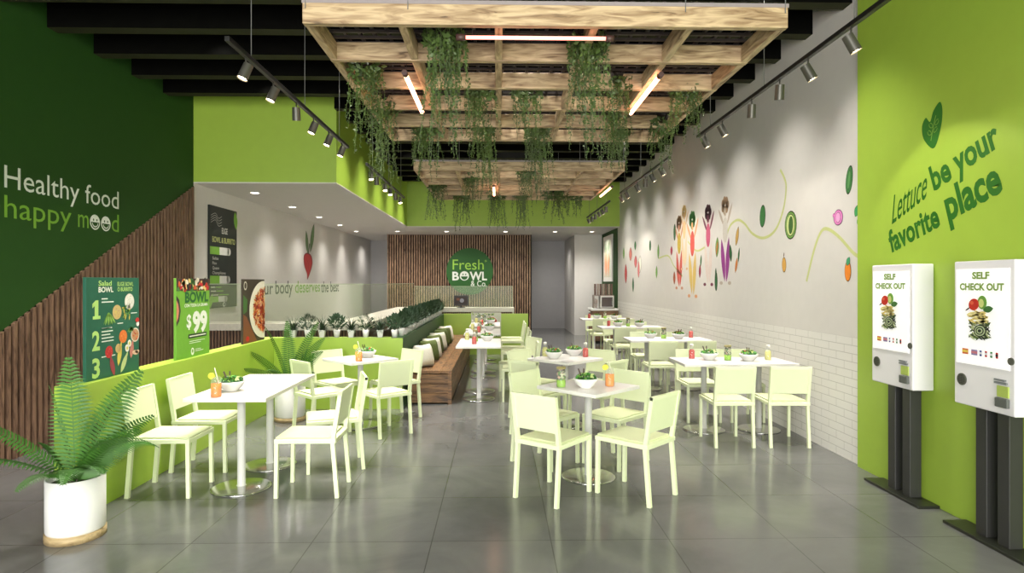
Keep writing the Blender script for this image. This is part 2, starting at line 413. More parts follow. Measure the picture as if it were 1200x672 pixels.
# menu board on alcove wall
t = thing('menu_board', 'tall black menu board on the white alcove wall beside the slats', 'menu board')
b = NB(); bx(b, XL+0.002, XL+0.025, 9.4, 10.38, 1.2, 2.78); obj('board', b, C_(14, 24, 18), t)
PM = Plane((XL+0.026, 9.4, 1.2), (0, 1, 0))
cw = C_(200, 200, 192); cg = C_(110, 160, 50)
sh = []
for i in range(4): sh += [(cw, q, 1) for q in line(smooth([(0.05, 1.42-i*0.035), (0.2, 1.47-i*0.035), (0.3, 1.40-i*0.04), (0.42, 1.44-i*0.045)], 4), 0.006)]
sh += [(cg, leafp(0.93, 1.42, 0.3, 0.14, 100), 1), (cg, leafp(0.04, 0.1, 0.3, 0.12, 60), 1)]
paint('leaf_drawing', PM, sh, t)
text('headline', 'ELIGE', PM, 0.42, 1.17, 0.2, 0.09, cw, t, layer=1)
text('headline', 'BOWL & BURRITO', PM, 0.1, 1.02, 0.8, 0.085, C_(190, 196, 120), t, layer=1)
def pill(x, y, w, h, m, l=1): return [(m, rc(x, y, x+w-h/2, y+h), l), (m, ell(x+w-h/2, y+h/2, h/2, h/2), l)]
for y_, w_ in ((0.83, 0.72), (0.38, 0.70), (0.0+0.04+0.0, 0.0)):
    if w_: paint('price_tag', PM, pill(0.02, y_, w_, 0.12, cw)+[(cg, rc(0.02, y_, 0.34, y_+0.12), 2)], t)
for i, (s, w_) in enumerate((('Salsa', 0.2), ('Pico', 0.14), ('Queso', 0.22), ('Champiñones', 0.46))):
    text('menu_line', s, PM, 0.1, 0.75-i*0.075, w_, 0.045, cw, t, layer=1)
for i, w_ in enumerate((0.36, 0.42, 0.62)):
    paint('menu_line', PM, [(cw, rc(0.05, 0.315-i*0.06, 0.05+w_*0.4, 0.33-i*0.06), 1), (cg, rc(0.05+w_*0.44, 0.315-i*0.06, 0.05+w_, 0.33-i*0.06), 1)], t)
paint('price_tag', PM, pill(0.02, 0.09+0.0, 0.6, 0.09, cw)+[(cg, rc(0.02, 0.09, 0.3, 0.18), 2)], t)
paint('bowl_emblem', PM, [(cw, ell(0.5, 0.045, 0.05, 0.038), 1), (C_(14, 24, 18), ell(0.5, 0.05, 0.03, 0.02), 2)], t)

# brand sign on the slatted back wall
t = thing('round_sign', 'round dark green brand sign with Fresh BOWL lettering on slatted wall', 'sign')
b = NB(); cyl(b, (-0.858, YB-0.06, 1.925), (-0.858, YB-0.0, 1.925), 0.70, n=64); obj('disc', b, C_(28, 88, 22), t)
PS = Plane((-0.858, YB-0.061, 1.925), (1, 0, 0))
text('word_fresh', 'Fresh', PS, -0.51, 0.055, 0.93, 0.30, C_(150, 200, 70), t)
text('letter_b', 'B', PS, -0.52, -0.26, 0.20, 0.25, M_TXW, t, bold=0.03)
paint('smiling_o', PS, [(M_TXW, ell(-0.16, -0.135, 0.14, 0.14), 1), (C_(28, 88, 22), [( -0.16+0.10*math.cos(a), -0.15+0.10*math.sin(a)) for a in [PI+PI*i/12 for i in range(13)]], 2), (C_(28, 88, 22), ell(-0.2, -0.09, 0.018, 0.025), 2), (C_(28, 88, 22), ell(-0.12, -0.09, 0.018, 0.025), 2)], t)
text('letters_wl', 'WL', PS, 0.0, -0.26, 0.52, 0.25, M_TXW, t, bold=0.03)
text('words_and_co', '& Co.', PS, 0.03, -0.45, 0.48, 0.17, M_TXW, t, bold=0.01)
text('registered_mark', '®', PS, 0.45, 0.28, 0.06, 0.06, C_(150, 200, 70), t)

# lettering on the lime wall: u runs toward the camera (-Y)
XG = XR-0.03
PG = Plane((XG-0.001, 0, 0), (0, -1, 0))
dg = C_(34, 104, 16)
t = thing('wall_lettering', 'dark green slogan Lettuce be your favorite place on lime wall', 'lettering')
text('word_lettuce', 'Lettuce', PG, -4.80, 2.06, 0.42, 0.2, dg, t, rot=22, shear=0.55, bold=0.005)
text('words_be_your', 'be your', PG, -4.33, 2.256, 0.62, 0.185, dg, t, rot=19, bold=0.03)
text('word_favorite', 'favorite', PG, -4.81, 1.837, 0.57, 0.175, dg, t, rot=17, bold=0.03)
text('word_place', 'place', PG, -4.19, 2.03, 0.485, 0.22, dg, t, rot=17, bold=0.035)
t = thing('wall_decal', 'dark green heart with a pale sprig above the slogan on lime wall', 'decal')
hp = smooth([(-4.33, 2.56), (-4.43, 2.64), (-4.455, 2.74), (-4.415, 2.80), (-4.37, 2.76), (-4.335, 2.83), (-4.27, 2.875), (-4.245, 2.80), (-4.265, 2.68)], 6, True)
paint('heart', PG, [(dg, hp, 2)], t)
li = C_(120, 160, 60)
sh = [(li, q, 3) for q in line(smooth([(-4.36, 2.62), (-4.34, 2.7), (-4.31, 2.79)], 5), 0.007)]
for u_, v_, a_ in ((-4.375, 2.68, 140), (-4.315, 2.69, 40), (-4.36, 2.73, 135), (-4.30, 2.74, 45)): sh += [(li, q, 3) for q in line(ell(u_, v_, 0.022, 0.014, a_, 12), 0.005)]
paint('sprig', PG, sh, t)

# mural on the white wall: (u = -Y, v = Z)
PW = Plane((XR-0.001, 0, 0), (0, -1, 0))
f_, H_ = 720, 1.6
def W(px, py, x=XR):          # survey notes of the mural in the photograph, turned into wall metres
    th = math.atan(16/720); a = (px-600)/f_
    dx, dy = math.sin(th)+math.cos(th)*a, math.cos(th)-math.sin(th)*a
    k_ = x/dx; return (-dy*k_, H_-(py-331)/f_*k_)
mural = thing('wall_mural', 'painted mural of vegetables and dancing figures on the white wall', 'mural')
cy = C_(202, 208, 140)
def vine(pts, w=0.034):
    pts = smooth([W(*p) for p in pts], 8); sh = [(cy, q, 1) for q in line(pts, w)]
    paint('vine_line', PW, sh, mural)
vine([(914.5, 199), (919, 208), (921.4, 220), (918, 246), (908.6, 270), (895, 279), (882, 274), (872.4, 262), (864.4, 258), (856.3, 264), (852, 275)])
vine([(945.3, 330), (954, 294), (962, 272.5), (970, 268.5), (983.6, 278), (999.6, 296), (1007, 301)])
vine([(772, 303), (783, 300), (790, 312), (800, 324)], 0.03); vine([(806, 283), (816, 294), (826, 290)], 0.03)
def veg(name, parts_):
    sh = []
    for kind, col, px, py, w, h, a, l in parts_:
        u, v = W(px, py); dk = C_(int(col[0]*0.45), int(col[1]*0.45), int(col[2]*0.45)); cm = C_(*col)
        fn = (lambda s: leafp(u, v, h*s, w*(s-(1-s)*0.6), a)) if kind == 'leaf' else (lambda s: ell(u, v, w/2*s, h/2*s, a-90))
        sh += [(dk, fn(1.0), l), (cm, fn(0.9 if kind != 'leaf' else 0.92), l+1)]
    paint(name, PW, sh, mural)
G1 = (58, 120, 62); G2 = (120, 170, 80); G3 = (40, 96, 52)
veg('cucumber', [('ell', G1, 893.8, 253.5, 0.16, 0.27*1.0, 84, 1)])
veg('avocado', [('ell', G2, 926.7, 264, 0.27, 0.31, 90, 1), ('ell', (200, 214, 140), 926.7, 264, 0.2, 0.25, 90, 3), ('ell', (66, 104, 50), 927.2, 264, 0.1, 0.19, 86, 5)])
veg('cactus_leaf', [('ell', G1, 995.4, 211, 0.11, 0.26, 80, 1), ('ell', (90, 150, 84), 995.4, 211, 0.04, 0.18, 80, 3)])
veg('onion', [('ell', (226, 130, 196), 982.5, 255, 0.16, 0.15, 90, 1), ('ell', (226, 130, 196), 977, 252.5, 0.04, 0.03, 150, 1), ('ell', (240, 170, 214), 982.5, 255, 0.08, 0.10, 90, 3)])
veg('pepper', [('ell', (216, 164, 80), 919, 310.5, 0.10, 0.17, 92, 1), ('leaf', (90, 70, 40), 918.8, 299, 0.02, 0.06, 80, 1)])
veg('mandarin', [('ell', (240, 140, 44), 993.8, 318, 0.105, 0.19, 90, 1), ('leaf', (70, 160, 110), 994.3, 306.5, 0.06, 0.09, 60, 3)])
veg('pea_pod', [('leaf', (60, 160, 90), 1004.5, 247, 0.08, 0.12, 60, 1), ('ell', (90, 170, 90), 1005.5, 260, 0.03, 0.05, 90, 1)])
veg('carrot', [('leaf', (216, 130, 60), 863, 311, 0.07, 0.22, 70, 1), ('leaf', G1, 866, 299, 0.05, 0.2, 78, 3)])
veg('banana', [('leaf', (200, 160, 84), 864, 277, 0.1, 0.27, 70, 1)])
veg('chilli', [('leaf', G3, 856.3, 297, 0.1, 0.25, 100, 1)])
veg('courgette', [('ell', G3, 839.3, 330, 0.12, 0.28, 90, 1), ('leaf', G3, 839, 320, 0.06, 0.15, 90, 1)])
veg('peas', [('leaf', G2, 840.5, 290, 0.14, 0.3, 84, 1), ('leaf', (206, 110, 60), 840.5, 291, 0.06, 0.22, 74, 3)])
veg('beetroot', [('leaf', (150, 44, 64), 820.3, 318, 0.1, 0.22, 85, 1), ('leaf', G1, 821.5, 306, 0.07, 0.2, 78, 1)])
veg('cucumber', [('ell', G3, 790.7, 272.5, 0.14, 0.3, 88, 1)])
veg('cucumber', [('ell', G3, 762, 288, 0.16, 0.22, 90, 1)])
veg('beetroot', [('leaf', (190, 70, 90), 787, 294, 0.14, 0.18, 88, 1)])
veg('carrot', [('leaf', (184, 96, 60), 790.3, 326, 0.14, 0.24, 90, 1)])
veg('courgette', [('leaf', G2, 771.5, 295, 0.14, 0.3, 88, 1)])
veg('pea_pod', [('leaf', G2, 769.5, 319, 0.14, 0.26, 88, 1)])
veg('carrot', [('leaf', (206, 120, 110), 739, 298, 0.34, 0.34, 90, 1)])
veg('radish', [('leaf', (214, 110, 110), 745, 307, 0.3, 0.3, 90, 1), ('leaf', G1, 744.5, 288, 0.2, 0.22, 90, 1)])
veg('peas', [('leaf', G2, 731, 297, 0.2, 0.3, 90, 1)])
veg('asparagus', [('leaf', G3, 742, 334, 0.2, 0.36, 90, 1)])
veg('leek', [('leaf', (190, 60, 60), 733.5, 321, 0.3, 0.5, 92, 1), ('leaf', (240, 236, 220), 750, 310, 0.3, 0.4, 84, 1), ('leaf', (220, 120, 120), 748.5, 316, 0.2, 0.4, 88, 3)])
def figure(name, px, py, sc, hair, top, legs, arm):
    u, v = W(px, py)
    E_ = lambda x, y, w, h, a=90: ell(u+x*sc, v+y*sc, w/2*sc, h/2*sc, a-90)
    Lf = lambda x, y, l, w, a: leafp(u+x*sc, v+y*sc, l*sc, w*sc, a)
    hm, tm, lm, am = C_(*hair), C_(*top), C_(*legs), C_(*arm)
    sh = [(am, E_(0, 0.47, 0.1, 0.13), 3), (tm, E_(0, 0.22, 0.19, 0.36), 2), (lm, Lf(-0.08, -0.2, 0.62, 0.14, 102), 1), (lm, Lf(0.09, -0.2, 0.62, 0.14, 82), 1),
          (am, Lf(-0.15, 0.4, 0.36, 0.06, 130), 1), (am, Lf(0.16, 0.42, 0.36, 0.06, 55), 1), (am, E_(-0.15, -0.52, 0.12, 0.05), 2), (am, E_(0.16, -0.52, 0.12, 0.05), 2)]
    for i in range(7): sh.append((hm, E_(0.09*math.cos(i*0.9), 0.56+0.07*math.sin(i*0.9), 0.11, 0.12), 4))
    sh.append((am, E_(0, 0.48, 0.07, 0.09), 6))
    paint(name, PW, sh, mural)
figure('dancing_figure', 850, 288, 1.0, (170, 140, 110), (206, 200, 190), (150, 60, 140), (190, 176, 160))
figure('dancing_figure', 830, 293, 1.0, (70, 40, 50), (206, 96, 130), (222, 206, 196), (120, 60, 80))
figure('dancing_figure', 811.5, 304, 1.15, (70, 130, 70), (214, 90, 80), (220, 190, 110), (230, 170, 120))
figure('dancing_figure', 796, 301, 1.05, (120, 90, 60), (196, 170, 70), (212, 96, 84), (206, 150, 120))
figure('dancing_figure', 802, 283, 0.9, (210, 180, 110), (232, 200, 150), (230, 206, 170), (220, 180, 140))

# framed poster on the dark green panel at the far end
t = thing('framed_poster', 'framed poster of orange carrots on the dark green panel at back', 'poster')
b = NB(); bx(b, XR-0.05, XR-0.02, 16.7, 18.1, 1.62, 2.92); obj('frame', b, C_(232, 228, 220), t)
PP = Plane((XR-0.052, 0, 0), (0, -1, 0))
og = C_(222, 120, 50)
paint('print', PP, [(C_(206, 210, 190), rc(-17.95, 1.74, -16.85, 2.8), 1)]+[(og, leafp(-17.75+i*0.2, 2.1, 0.75, 0.13, 90), 2) for i in range(4)]+[(C_(70, 110, 60), leafp(-17.75+i*0.2, 2.58, 0.3, 0.12, 86), 3) for i in range(4)], t)

# ------------------------------------------------------------------ counter with glass screen
t = thing('service_counter', 'long U-shaped service counter with slatted front behind the plants', 'counter')
b = NB()
for sl in ((-4.37, -1.96, 8.98, 0, 1),):
    x = sl[0]
    while x < sl[1]: bx(b, x, x+0.028, 8.965, 8.985, 0.02, 0.905); x += 0.046
y = 9.0
while y < 14.4: bx(b, -1.965, -1.945, y, y+0.028, 0.02, 0.905); y += 0.046
x = -1.96
while x < 0.34: bx(b, x, x+0.028, 14.42, 14.44, 0.02, 0.905); x += 0.046
obj('slatted_front', b, M_SLAT, t)
b = NB(); bx(b, -4.38, -1.965, 8.985, 9.5, 0, 0.9); bx(b, -2.45, -1.965, 9.5, 14.44, 0, 0.9); bx(b, -2.45, 0.33, 14.44, 14.95, 0, 0.9)
obj('carcass', b, C_(40, 26, 20), t)
b = NB(); bx(b, -4.38, -1.92, 8.94, 9.5, 0.905, 1.0); bx(b, -2.45, -1.92, 9.5, 14.4, 0.905, 1.0); bx(b, -2.45, 0.37, 14.4, 14.97, 0.905, 1.0)
bx(b, 0.33, 0.37, 14.42, 14.95, 0, 0.905)
obj('countertop', b, M_STONE, t)
b = NB(); bx(b, -4.38, -1.99, 9.02, 9.03, 1.0, 1.57); obj('glass_screen', b, M_GLASS, t)
b = NB(); bx(b, -1.99, -1.98, 9.03, 14.46, 1.0, 1.565); obj('glass_screen', b, M_GLASS, t)
b = NB(); bx(b, -1.98, 0.33, 14.53, 14.54, 1.0, 1.50); obj('glass_screen', b, M_GLASS, t)
b = NB(); bx(b, -4.38, -1.97, 9.018, 9.032, 1.57, 1.578); bx(b, -1.992, -1.978, 9.03, 14.46, 1.565, 1.573); bx(b, -1.98, 0.34, 14.528, 14.542, 1.50, 1.508); bx(b, 0.33, 0.342, 14.528, 14.542, 1.0, 1.505)
obj('glass_rim', b, C_(190, 200, 170), t)
t = thing('payment_screen', 'small dark till screen standing on the far counter under the round sign', 'screen', (-0.875, 14.455, 1.0))
b = NB(); bx(b, -0.17, 0.17, -0.02, 0.02, 0.05, 0.29, bev=0.008); obj('display', b, C_(24, 20, 20, 0.3), t)
b = NB(); bx(b, -0.03, 0.03, -0.0, 0.03, 0.0, 0.1); bx(b, -0.09, 0.09, -0.05, 0.05, 0, 0.015, bev=0.004); obj('stand', b, M_METAL, t)
paint('screen_image', Plane((-0.0, -0.0215, 0), (1, 0, 0)), [(C_(52, 40, 38), rc(-0.15, 0.07, 0.15, 0.27), 1), (C_(150, 150, 160), ell(0.02, 0.17, 0.05, 0.05), 2), (C_(120, 70, 50), ell(-0.07, 0.2, 0.04, 0.03), 2)], t)

# side station by the white wall
t = thing('drinks_cabinet', 'brown wooden cabinet with white top against the far white wall', 'cabinet', (2.79, 16.3, 0))
b = NB(); bx(b, -0.34, 0.34, -0.3, 0.3, 0.06, 0.86); obj('carcass', b, M_CABW, t)
b = NB(); bx(b, -0.37, 0.35, -0.34, 0.32, 0.86, 0.91, bev=0.004); obj('top', b, M_EDGE, t)
for s in (-1, 1):
    b = NB(); bx(b, s*0.17-0.155, s*0.17+0.155, -0.32, -0.3, 0.1, 0.84, bev=0.004); d = obj('door', b, M_CABW, t)
    b = NB(); cyl(b, (s*0.04, -0.335, 0.5), (s*0.04, -0.335, 0.62), 0.006, n=8); obj('handle', b, M_STEEL, d)
b = NB(); bx(b, -0.3, 0.3, -0.25, 0.25, 0, 0.06); obj('plinth', b, M_METAL, t)
t = thing('microwave_oven', 'small white framed oven with dark door on the brown cabinet', 'oven', (2.87, 16.3, 0.91))
b = NB(); bx(b, -0.18, 0.18, -0.15, 0.15, 0.01, 0.33, bev=0.01); obj('body', b, C_(226, 222, 216, 0.4), t)
b = NB(); bx(b, -0.145, 0.145, -0.165, -0.15, 0.045, 0.295, bev=0.004); obj('door', b, C_(74, 62, 58, 0.25), t)
b = NB(); cyl(b, (0.125, -0.18, 0.08), (0.125, -0.18, 0.26), 0.007, n=8); obj('handle', b, M_STEEL, t)
t = thing('cup_rack', 'open rack stacked with beige paper cups above the oven', 'rack', (2.79, 16.3, 1.24))
b = NB(); bx(b, -0.26, 0.26, -0.12, 0.12, 0.0, 0.02); bx(b, -0.27, -0.25, -0.12, 0.12, -0.33, 0.02); bx(b, 0.25, 0.27, -0.12, 0.12, -0.33, 0.02); obj('shelf', b, C_(150, 134, 124), t)
for i in range(7):
    t = thing('paper_cup_stack', ('beige' if i % 2 else 'brown')+' column of stacked paper cups, %s from the aisle on the rack' % ('first', 'second', 'third', 'fourth', 'fifth', 'sixth', 'seventh')[i], 'cups', (2.57+i*0.073, 16.26, 1.26), group='cup columns on the rack')
    b = NB(); n_ = 9
    prof = [(0, 0)]
    for k in range(n_): prof += [(0.025, k*0.033), (0.031, k*0.033+0.028), (0.033, k*0.033+0.032)]
    lathe(b, prof+[(0, n_*0.033)], 14); obj('cups', b, C_(176, 156, 144) if i % 2 else C_(120, 92, 82), t)
t = thing('stirrer_jar', 'small glass jar of wooden stirrers beside the oven on cabinet', 'jar', (2.58, 16.2, 0.91))
b = NB(); lathe(b, [(0, 0), (0.045, 0), (0.05, 0.01), (0.05, 0.14), (0.046, 0.14), (0.045, 0.01), (0, 0.01)], 18); obj('jar', b, M_JAR, t)
b = NB()
for i in range(9): hexa(b, (0.02*math.cos(i), 0.02*math.sin(i), 0.012), (0.04*math.cos(i), 0.04*math.sin(i), 0.22+0.02*(i % 3)), 0.008, 0.003)
obj('stirrers', b, C_(140, 104, 84), t)

# ------------------------------------------------------------------ chairs
def make_chair():
    t = thing('dining_chair', 'x', 'chair')
    w, d = 0.183, 0.215   # leg centre offsets
    for s in (-1, 1):
        b = NB(); hexa(b, (s*w, d, 0), (s*w, d-0.005, 0.425), 0.027, 0.027); obj('leg', b, M_CHAIR, t)
        b = NB(); hexa(b, (s*w, -d-0.02, 0), (s*w, -d+0.015, 0.43), 0.027, 0.03); obj('leg', b, M_CHAIR, t)
    b = NB()
    bx(b, -w-0.017, w+0.017, -d-0.012, d+0.012, 0.405, 0.437, bev=0.004); obj('seat_frame', b, M_CHAIR, t)
    b = NB(); bx(b, -w+0.002, w-0.002, -d+0.03, d+0.006, 0.437, 0.452, bev=0.006); obj('seat', b, M_SEAT, t)
    b = NB()
    for s in (-1, 1): hexa(b, (s*w, -d+0.012, 0.42), (s*w, -d-0.045, 0.785), 0.028, 0.03)
    hexa(b, (-w-0.014, -d-0.043, 0.775), (w+0.014, -d-0.043, 0.775), 0.022, 0.026, up=Vector((0, 0, 1)))
    obj('back_frame', b, M_CHAIR, t)
    b = NB()
    Mx = Matrix.Translation((0, -d-0.022, 0.645)) @ Matrix.Rotation(math.atan2(0.057, 0.365), 4, 'X')
    bx(b, -w+0.01, w-0.01, -0.009, 0.009, -0.125, 0.125, bev=0.005, M=Mx); obj('backrest', b, M_CHAIR, t)
    return remember(t)
chair0 = make_chair(); used = []
def chair(x, y, heading, label, group):
    if not used:
        o = chair0; used.append(1); o.location = (x, y, 0); o.rotation_euler = (0, 0, R(heading-90)); o['label'] = label; o['group'] = group
    else: o = dup(chair0, (x, y, 0), R(heading-90), label, group)
    return o
g = 'chairs at the long fern-side table'
chair(-2.51, 4.79, 0, 'cream chair backed to the lime partition, nearest the potted fern in front', g)
chair(-2.51, 5.40, 0, 'cream chair backed to the lime partition, between two dollar-price posters', g)
chair(-1.43, 4.77, 180, 'cream chair on aisle side of the long table, nearest its front end', g)
chair(-1.435, 5.39, 198, 'slightly turned cream chair on aisle side of long table, behind another', g)
g = 'chairs at the corner table before the plant ledge'
chair(-1.215, 6.58, 130, 'cream chair showing its back at table before the bench end', g)
chair(-1.22, 7.28, 225, 'cream chair beside the bench end with white cushion behind it', g)
chair(-1.87, 7.23, 315, 'cream chair facing out from the lime wall under the potted ledge plants', g)
chair(-1.87, 6.58, 45, 'cream chair between the rear fern pot and the corner table', g)
g = 'chairs at the front diamond-set table'
chair(0.417, 4.63, 51, 'cream chair with its back to us, bench side of the frontmost square table', g)
chair(1.035, 4.63, 135, 'cream chair angled inward, wall side of the frontmost square table', g)
chair(1.04, 5.44, 225, 'cream chair across frontmost table behind the orange drink', g)
chair(0.42, 5.45, 315, 'cream chair across frontmost table behind the green jar', g)
g = 'chairs at the second diamond-set table'
chair(0.43, 6.5, 45, 'cream chair at second centre table, bench side, back to the camera', g)
chair(1.04, 6.5, 135, 'cream chair at second centre table, wall side, back to the camera', g)
chair(1.06, 7.2, 225, 'cream chair at second centre table behind the red bottle', g)
chair(0.43, 7.22, 315, 'cream chair at second centre table behind the yellow bottle', g)
g = 'chairs facing the bench'
for i, (x, y, h, s) in enumerate(((0.28, 8.39, 180, 'first'), (0.30, 8.93, 208, 'second, turned askew'), (0.28, 10.35, 180, 'third'), (0.28, 11.0, 180, 'fourth'), (0.28, 12.2, 180, 'fifth'), (0.28, 12.82, 180, 'sixth'))):
    chair(x, y, h, 'cream chair facing the wooden bench, %s in line from the entrance' % s, g)
ROWS = [(6.62, 'first'), (9.2, 'second'), (11.75, 'third'), (14.3, 'fourth')]
for y, s in ROWS:
    g = 'chairs at the %s wall table' % s
    chair(2.28, y-0.51, 90, 'cream chair, back to camera, aisle end of %s table along the white wall' % s, g)
    chair(2.82, y-0.52, 88, 'cream chair, back to camera, wall end of %s table along the white wall' % s, g)
    chair(2.34, y+0.53, 270, 'cream chair, facing camera, aisle end of %s table along the white wall' % s, g)
    chair(2.84, y+0.53, 270, 'cream chair, facing camera, wall end of %s table along the white wall' % s, g)

# ------------------------------------------------------------------ tables
def table(cx_, cy_, rz, nx, ny, label, group=None):
    """joined 0.6 m square units, one pedestal each"""
    t = thing('pedestal_table', label, 'table', (cx_, cy_, 0), R(rz), group)
    hx, hy = nx*0.3, ny*0.3
    b = NB(); bx(b, -hx, hx, -hy, hy, 0.722, 0.75, 0, bev=0.003)
    for f in b.faces: f.material_index = 0 if f.calc_center_median().z > 0.7495 else 1
    obj('tabletop', b, [M_TABLE, M_EDGE], t)
    for i in range(nx):
        for j in range(ny):
            x, y = (i-(nx-1)/2)*0.6, (j-(ny-1)/2)*0.6
            b = NB(); lathe(b, [(0, 0.722), (0.03, 0.722), (0.03, 0.024), (0.045, 0.016)], 24, c=(x, y, 0)); obj('pole', b, M_POLE, t)
            b = NB(); lathe(b, [(0, 0.02), (0.05, 0.02), (0.205, 0.013), (0.222, 0.008), (0.222, 0.0), (0, 0.0)], 48, c=(x, y, 0)); obj('base', b, M_STEEL, t)
            b = NB(); bx(b, x-0.16, x+0.16, y-0.02, y+0.02, 0.712, 0.722); bx(b, x-0.02, x+0.02, y-0.16, y+0.16, 0.712, 0.722); obj('top_bracket', b, M_METAL, t)
    return t
table(-2.0, 5.13, 0, 1, 2, 'long white table with two steel pedestals by the partition posters')
table(-1.54, 6.9, 45, 1, 1, 'square white table set cornerwise before the ledge of potted plants')
table(0.74, 5.04, 44, 1, 1, 'square white table set cornerwise, frontmost in the centre of the room')
table(0.75, 6.87, 44, 1, 1, 'square white table set cornerwise, behind the frontmost centre table')
for y, s in ((8.72, 'nearest'), (10.7, 'middle'), (12.5, 'farthest')):
    table(-0.265, y, 0, 1, 2, 'white bench-side table on two steel pedestals, %s of three' % s, 'tables along the bench')
for y, s in ROWS:
    table(2.53, y, 0, 2, 1, 'white double table along the white wall, %s row from the entrance' % s, 'tables along the white wall')

# ------------------------------------------------------------------ tableware
def make_bowl():
    t = thing('salad_bowl', 'x', 'bowl')
    b = NB(); lathe(b, [(0, 0.003), (0.045, 0.0), (0.05, 0.006), (0.075, 0.03), (0.092, 0.055), (0.1, 0.076), (0.096, 0.077), (0.088, 0.056), (0.07, 0.035), (0.03, 0.02), (0, 0.02)], 28)
    obj('bowl', b, M_CER, t)
    b = NB(); rnd = random.Random(3)
    cols = [C_(70, 140, 50), C_(120, 180, 70), C_(40, 96, 36), C_(196, 214, 130), C_(214, 70, 50)]
    lathe(b, [(0, 0.085), (0.05, 0.078), (0.088, 0.06), (0, 0.05)], 20, 2)
    for i in range(90):
        a, r = rnd.random()*2*PI, math.sqrt(rnd.random())*0.082
        c = Vector((r*math.cos(a), r*math.sin(a), 0.075+0.028*(1-(r/0.085)**2)+rnd.random()*0.012)); s = 0.012+rnd.random()*0.012
        u = Vector((rnd.uniform(-1, 1), rnd.uniform(-1, 1), rnd.uniform(-0.4, 0.8))).normalized(); v = u.orthogonal().normalized()
        mi = rnd.choice((0, 0, 1, 1, 2, 2, 3)) if i % 17 else 4
        P = [b.verts.new(c-u*s), b.verts.new(c+v*s*0.6), b.verts.new(c+u*s), b.verts.new(c-v*s*0.6)]
        q = b.faces.new(P); q.material_index = mi
    obj('salad', b, cols, t)
    for s in (-1, 1):
        b = NB(); hexa(b, (-0.02+s*0.005, 0.02, 0.06), (-0.035+s*0.022, 0.03, 0.15), 0.012, 0.004); obj('serving_stick', b, C_(70, 52, 36), t)
    return remember(t)
bowl0 = make_bowl(); ub = []
def bowl(x, y, label, g=None, rz=0):
    if not ub: ub.append(1); o = bowl0; o.location = (x, y, 0.75); o['label'] = label
    else: o = dup(bowl0, (x, y, 0.75), R(rz), label)
    o['group'] = 'salad bowls on the tables'
    return o
GL = 'drinks on the tables'
def drink(kind, x, y, label):
    col = {'orange': (238, 140, 20), 'red': (200, 44, 26), 'yellow': (226, 222, 130), 'green': (150, 200, 40)}[kind]
    t = thing('drink_bottle' if kind in ('red', 'yellow') else 'drink_jar', label, 'drink', (x, y, 0.75), 0, GL)
    liq = mat('drink_'+kind, col, 0.25, var=0.1, scale=30)
    if kind in ('red', 'yellow'):
        b = NB(); lathe(b, [(0, 0.003), (0.03, 0.003), (0.031, 0.01), (0.031, 0.085), (0.02, 0.105), (0, 0.105)], 20); obj('juice', b, liq, t)
        b = NB(); lathe(b, [(0.033, 0), (0.0335, 0.09), (0.021, 0.115), (0.016, 0.13), (0.016, 0.145)], 20); obj('glass', b, M_JAR, t)
        b = NB(); lathe(b, [(0, 0.165), (0.014, 0.165), (0.02, 0.16), (0.02, 0.138), (0, 0.138)], 16); obj('cap', b, C_(226, 224, 214), t)
    else:
        b = NB(); hl = 0.10 if kind == 'orange' else 0.06
        lathe(b, [(0, 0.003), (0.034, 0.003), (0.036, 0.01), (0.036, hl), (0, hl)], 20); obj('juice', b, liq, t)
        b = NB(); lathe(b, [(0.038, 0), (0.0385, 0.115), (0.034, 0.13), (0.034, 0.15)], 20); obj('glass', b, M_JAR, t)
        if kind == 'orange':
            b = NB(); cyl(b, (0.022, 0, 0.09), (-0.012, 0.0, 0.215), 0.004, n=8); obj('straw', b, C_(226, 226, 196), t)
            b = NB(); cyl(b, (-0.036, -0.003, 0.155), (-0.036, 0.003, 0.155), 0.024, n=20); obj('lemon_slice', b, C_(232, 220, 70), t)
        else:
            b = NB(); rnd = random.Random(5)
            for i in range(120):
                a, r, z = rnd.random()*6.28, 0.030*math.sqrt(rnd.random()), 0.045+rnd.random()*0.10
                c = Vector((r*math.cos(a), r*math.sin(a), z)); u = Vector((rnd.uniform(-1, 1), rnd.uniform(-1, 1), rnd.uniform(-1, 1))).normalized()*0.015; v = u.orthogonal().normalized()*0.012
                q = b.faces.new([b.verts.new(c-u), b.verts.new(c+v), b.verts.new(c+u), b.verts.new(c-v)]); q.material_index = i % 4
            obj('layered_salad', b, [C_(90, 140, 50), C_(60, 40, 30), C_(230, 190, 160), C_(220, 220, 180)], t)
            b = NB(); lathe(b, [(0, 0.165), (0.037, 0.165), (0.038, 0.148), (0, 0.148)], 20); obj('lid', b, C_(150, 140, 90), t)
    return t
drink('green', 0.508, 4.966, 'layered salad jar with lime dressing on the frontmost centre table')
bowl(0.705, 4.94, 'white salad bowl between green jar and orange drink on frontmost table')
drink('orange', 0.909, 5.0, 'orange juice jar with lemon slice on the frontmost centre table')
drink('yellow', 0.535, 7.03, 'pale yellow drink bottle on second centre table')
bowl(0.62, 6.84, 'white salad bowl nearer the yellow bottle on second centre table', rz=40)
bowl(0.875, 7.10, 'white salad bowl nearer the red bottle on second centre table', rz=90)
drink('red', 0.99, 6.96, 'red drink bottle on second centre table')
drink('orange', -2.09, 4.60, 'orange juice jar with straw at front end of the fern-side table')
bowl(-2.09, 4.86, 'white salad bowl with dark servers on the long fern-side table', rz=20)
drink('orange', -1.50, 6.64, 'orange juice jar on the square table before the plant ledge')
bowl(-1.48, 6.98, 'white salad bowl on the square table before the plant ledge', rz=70)
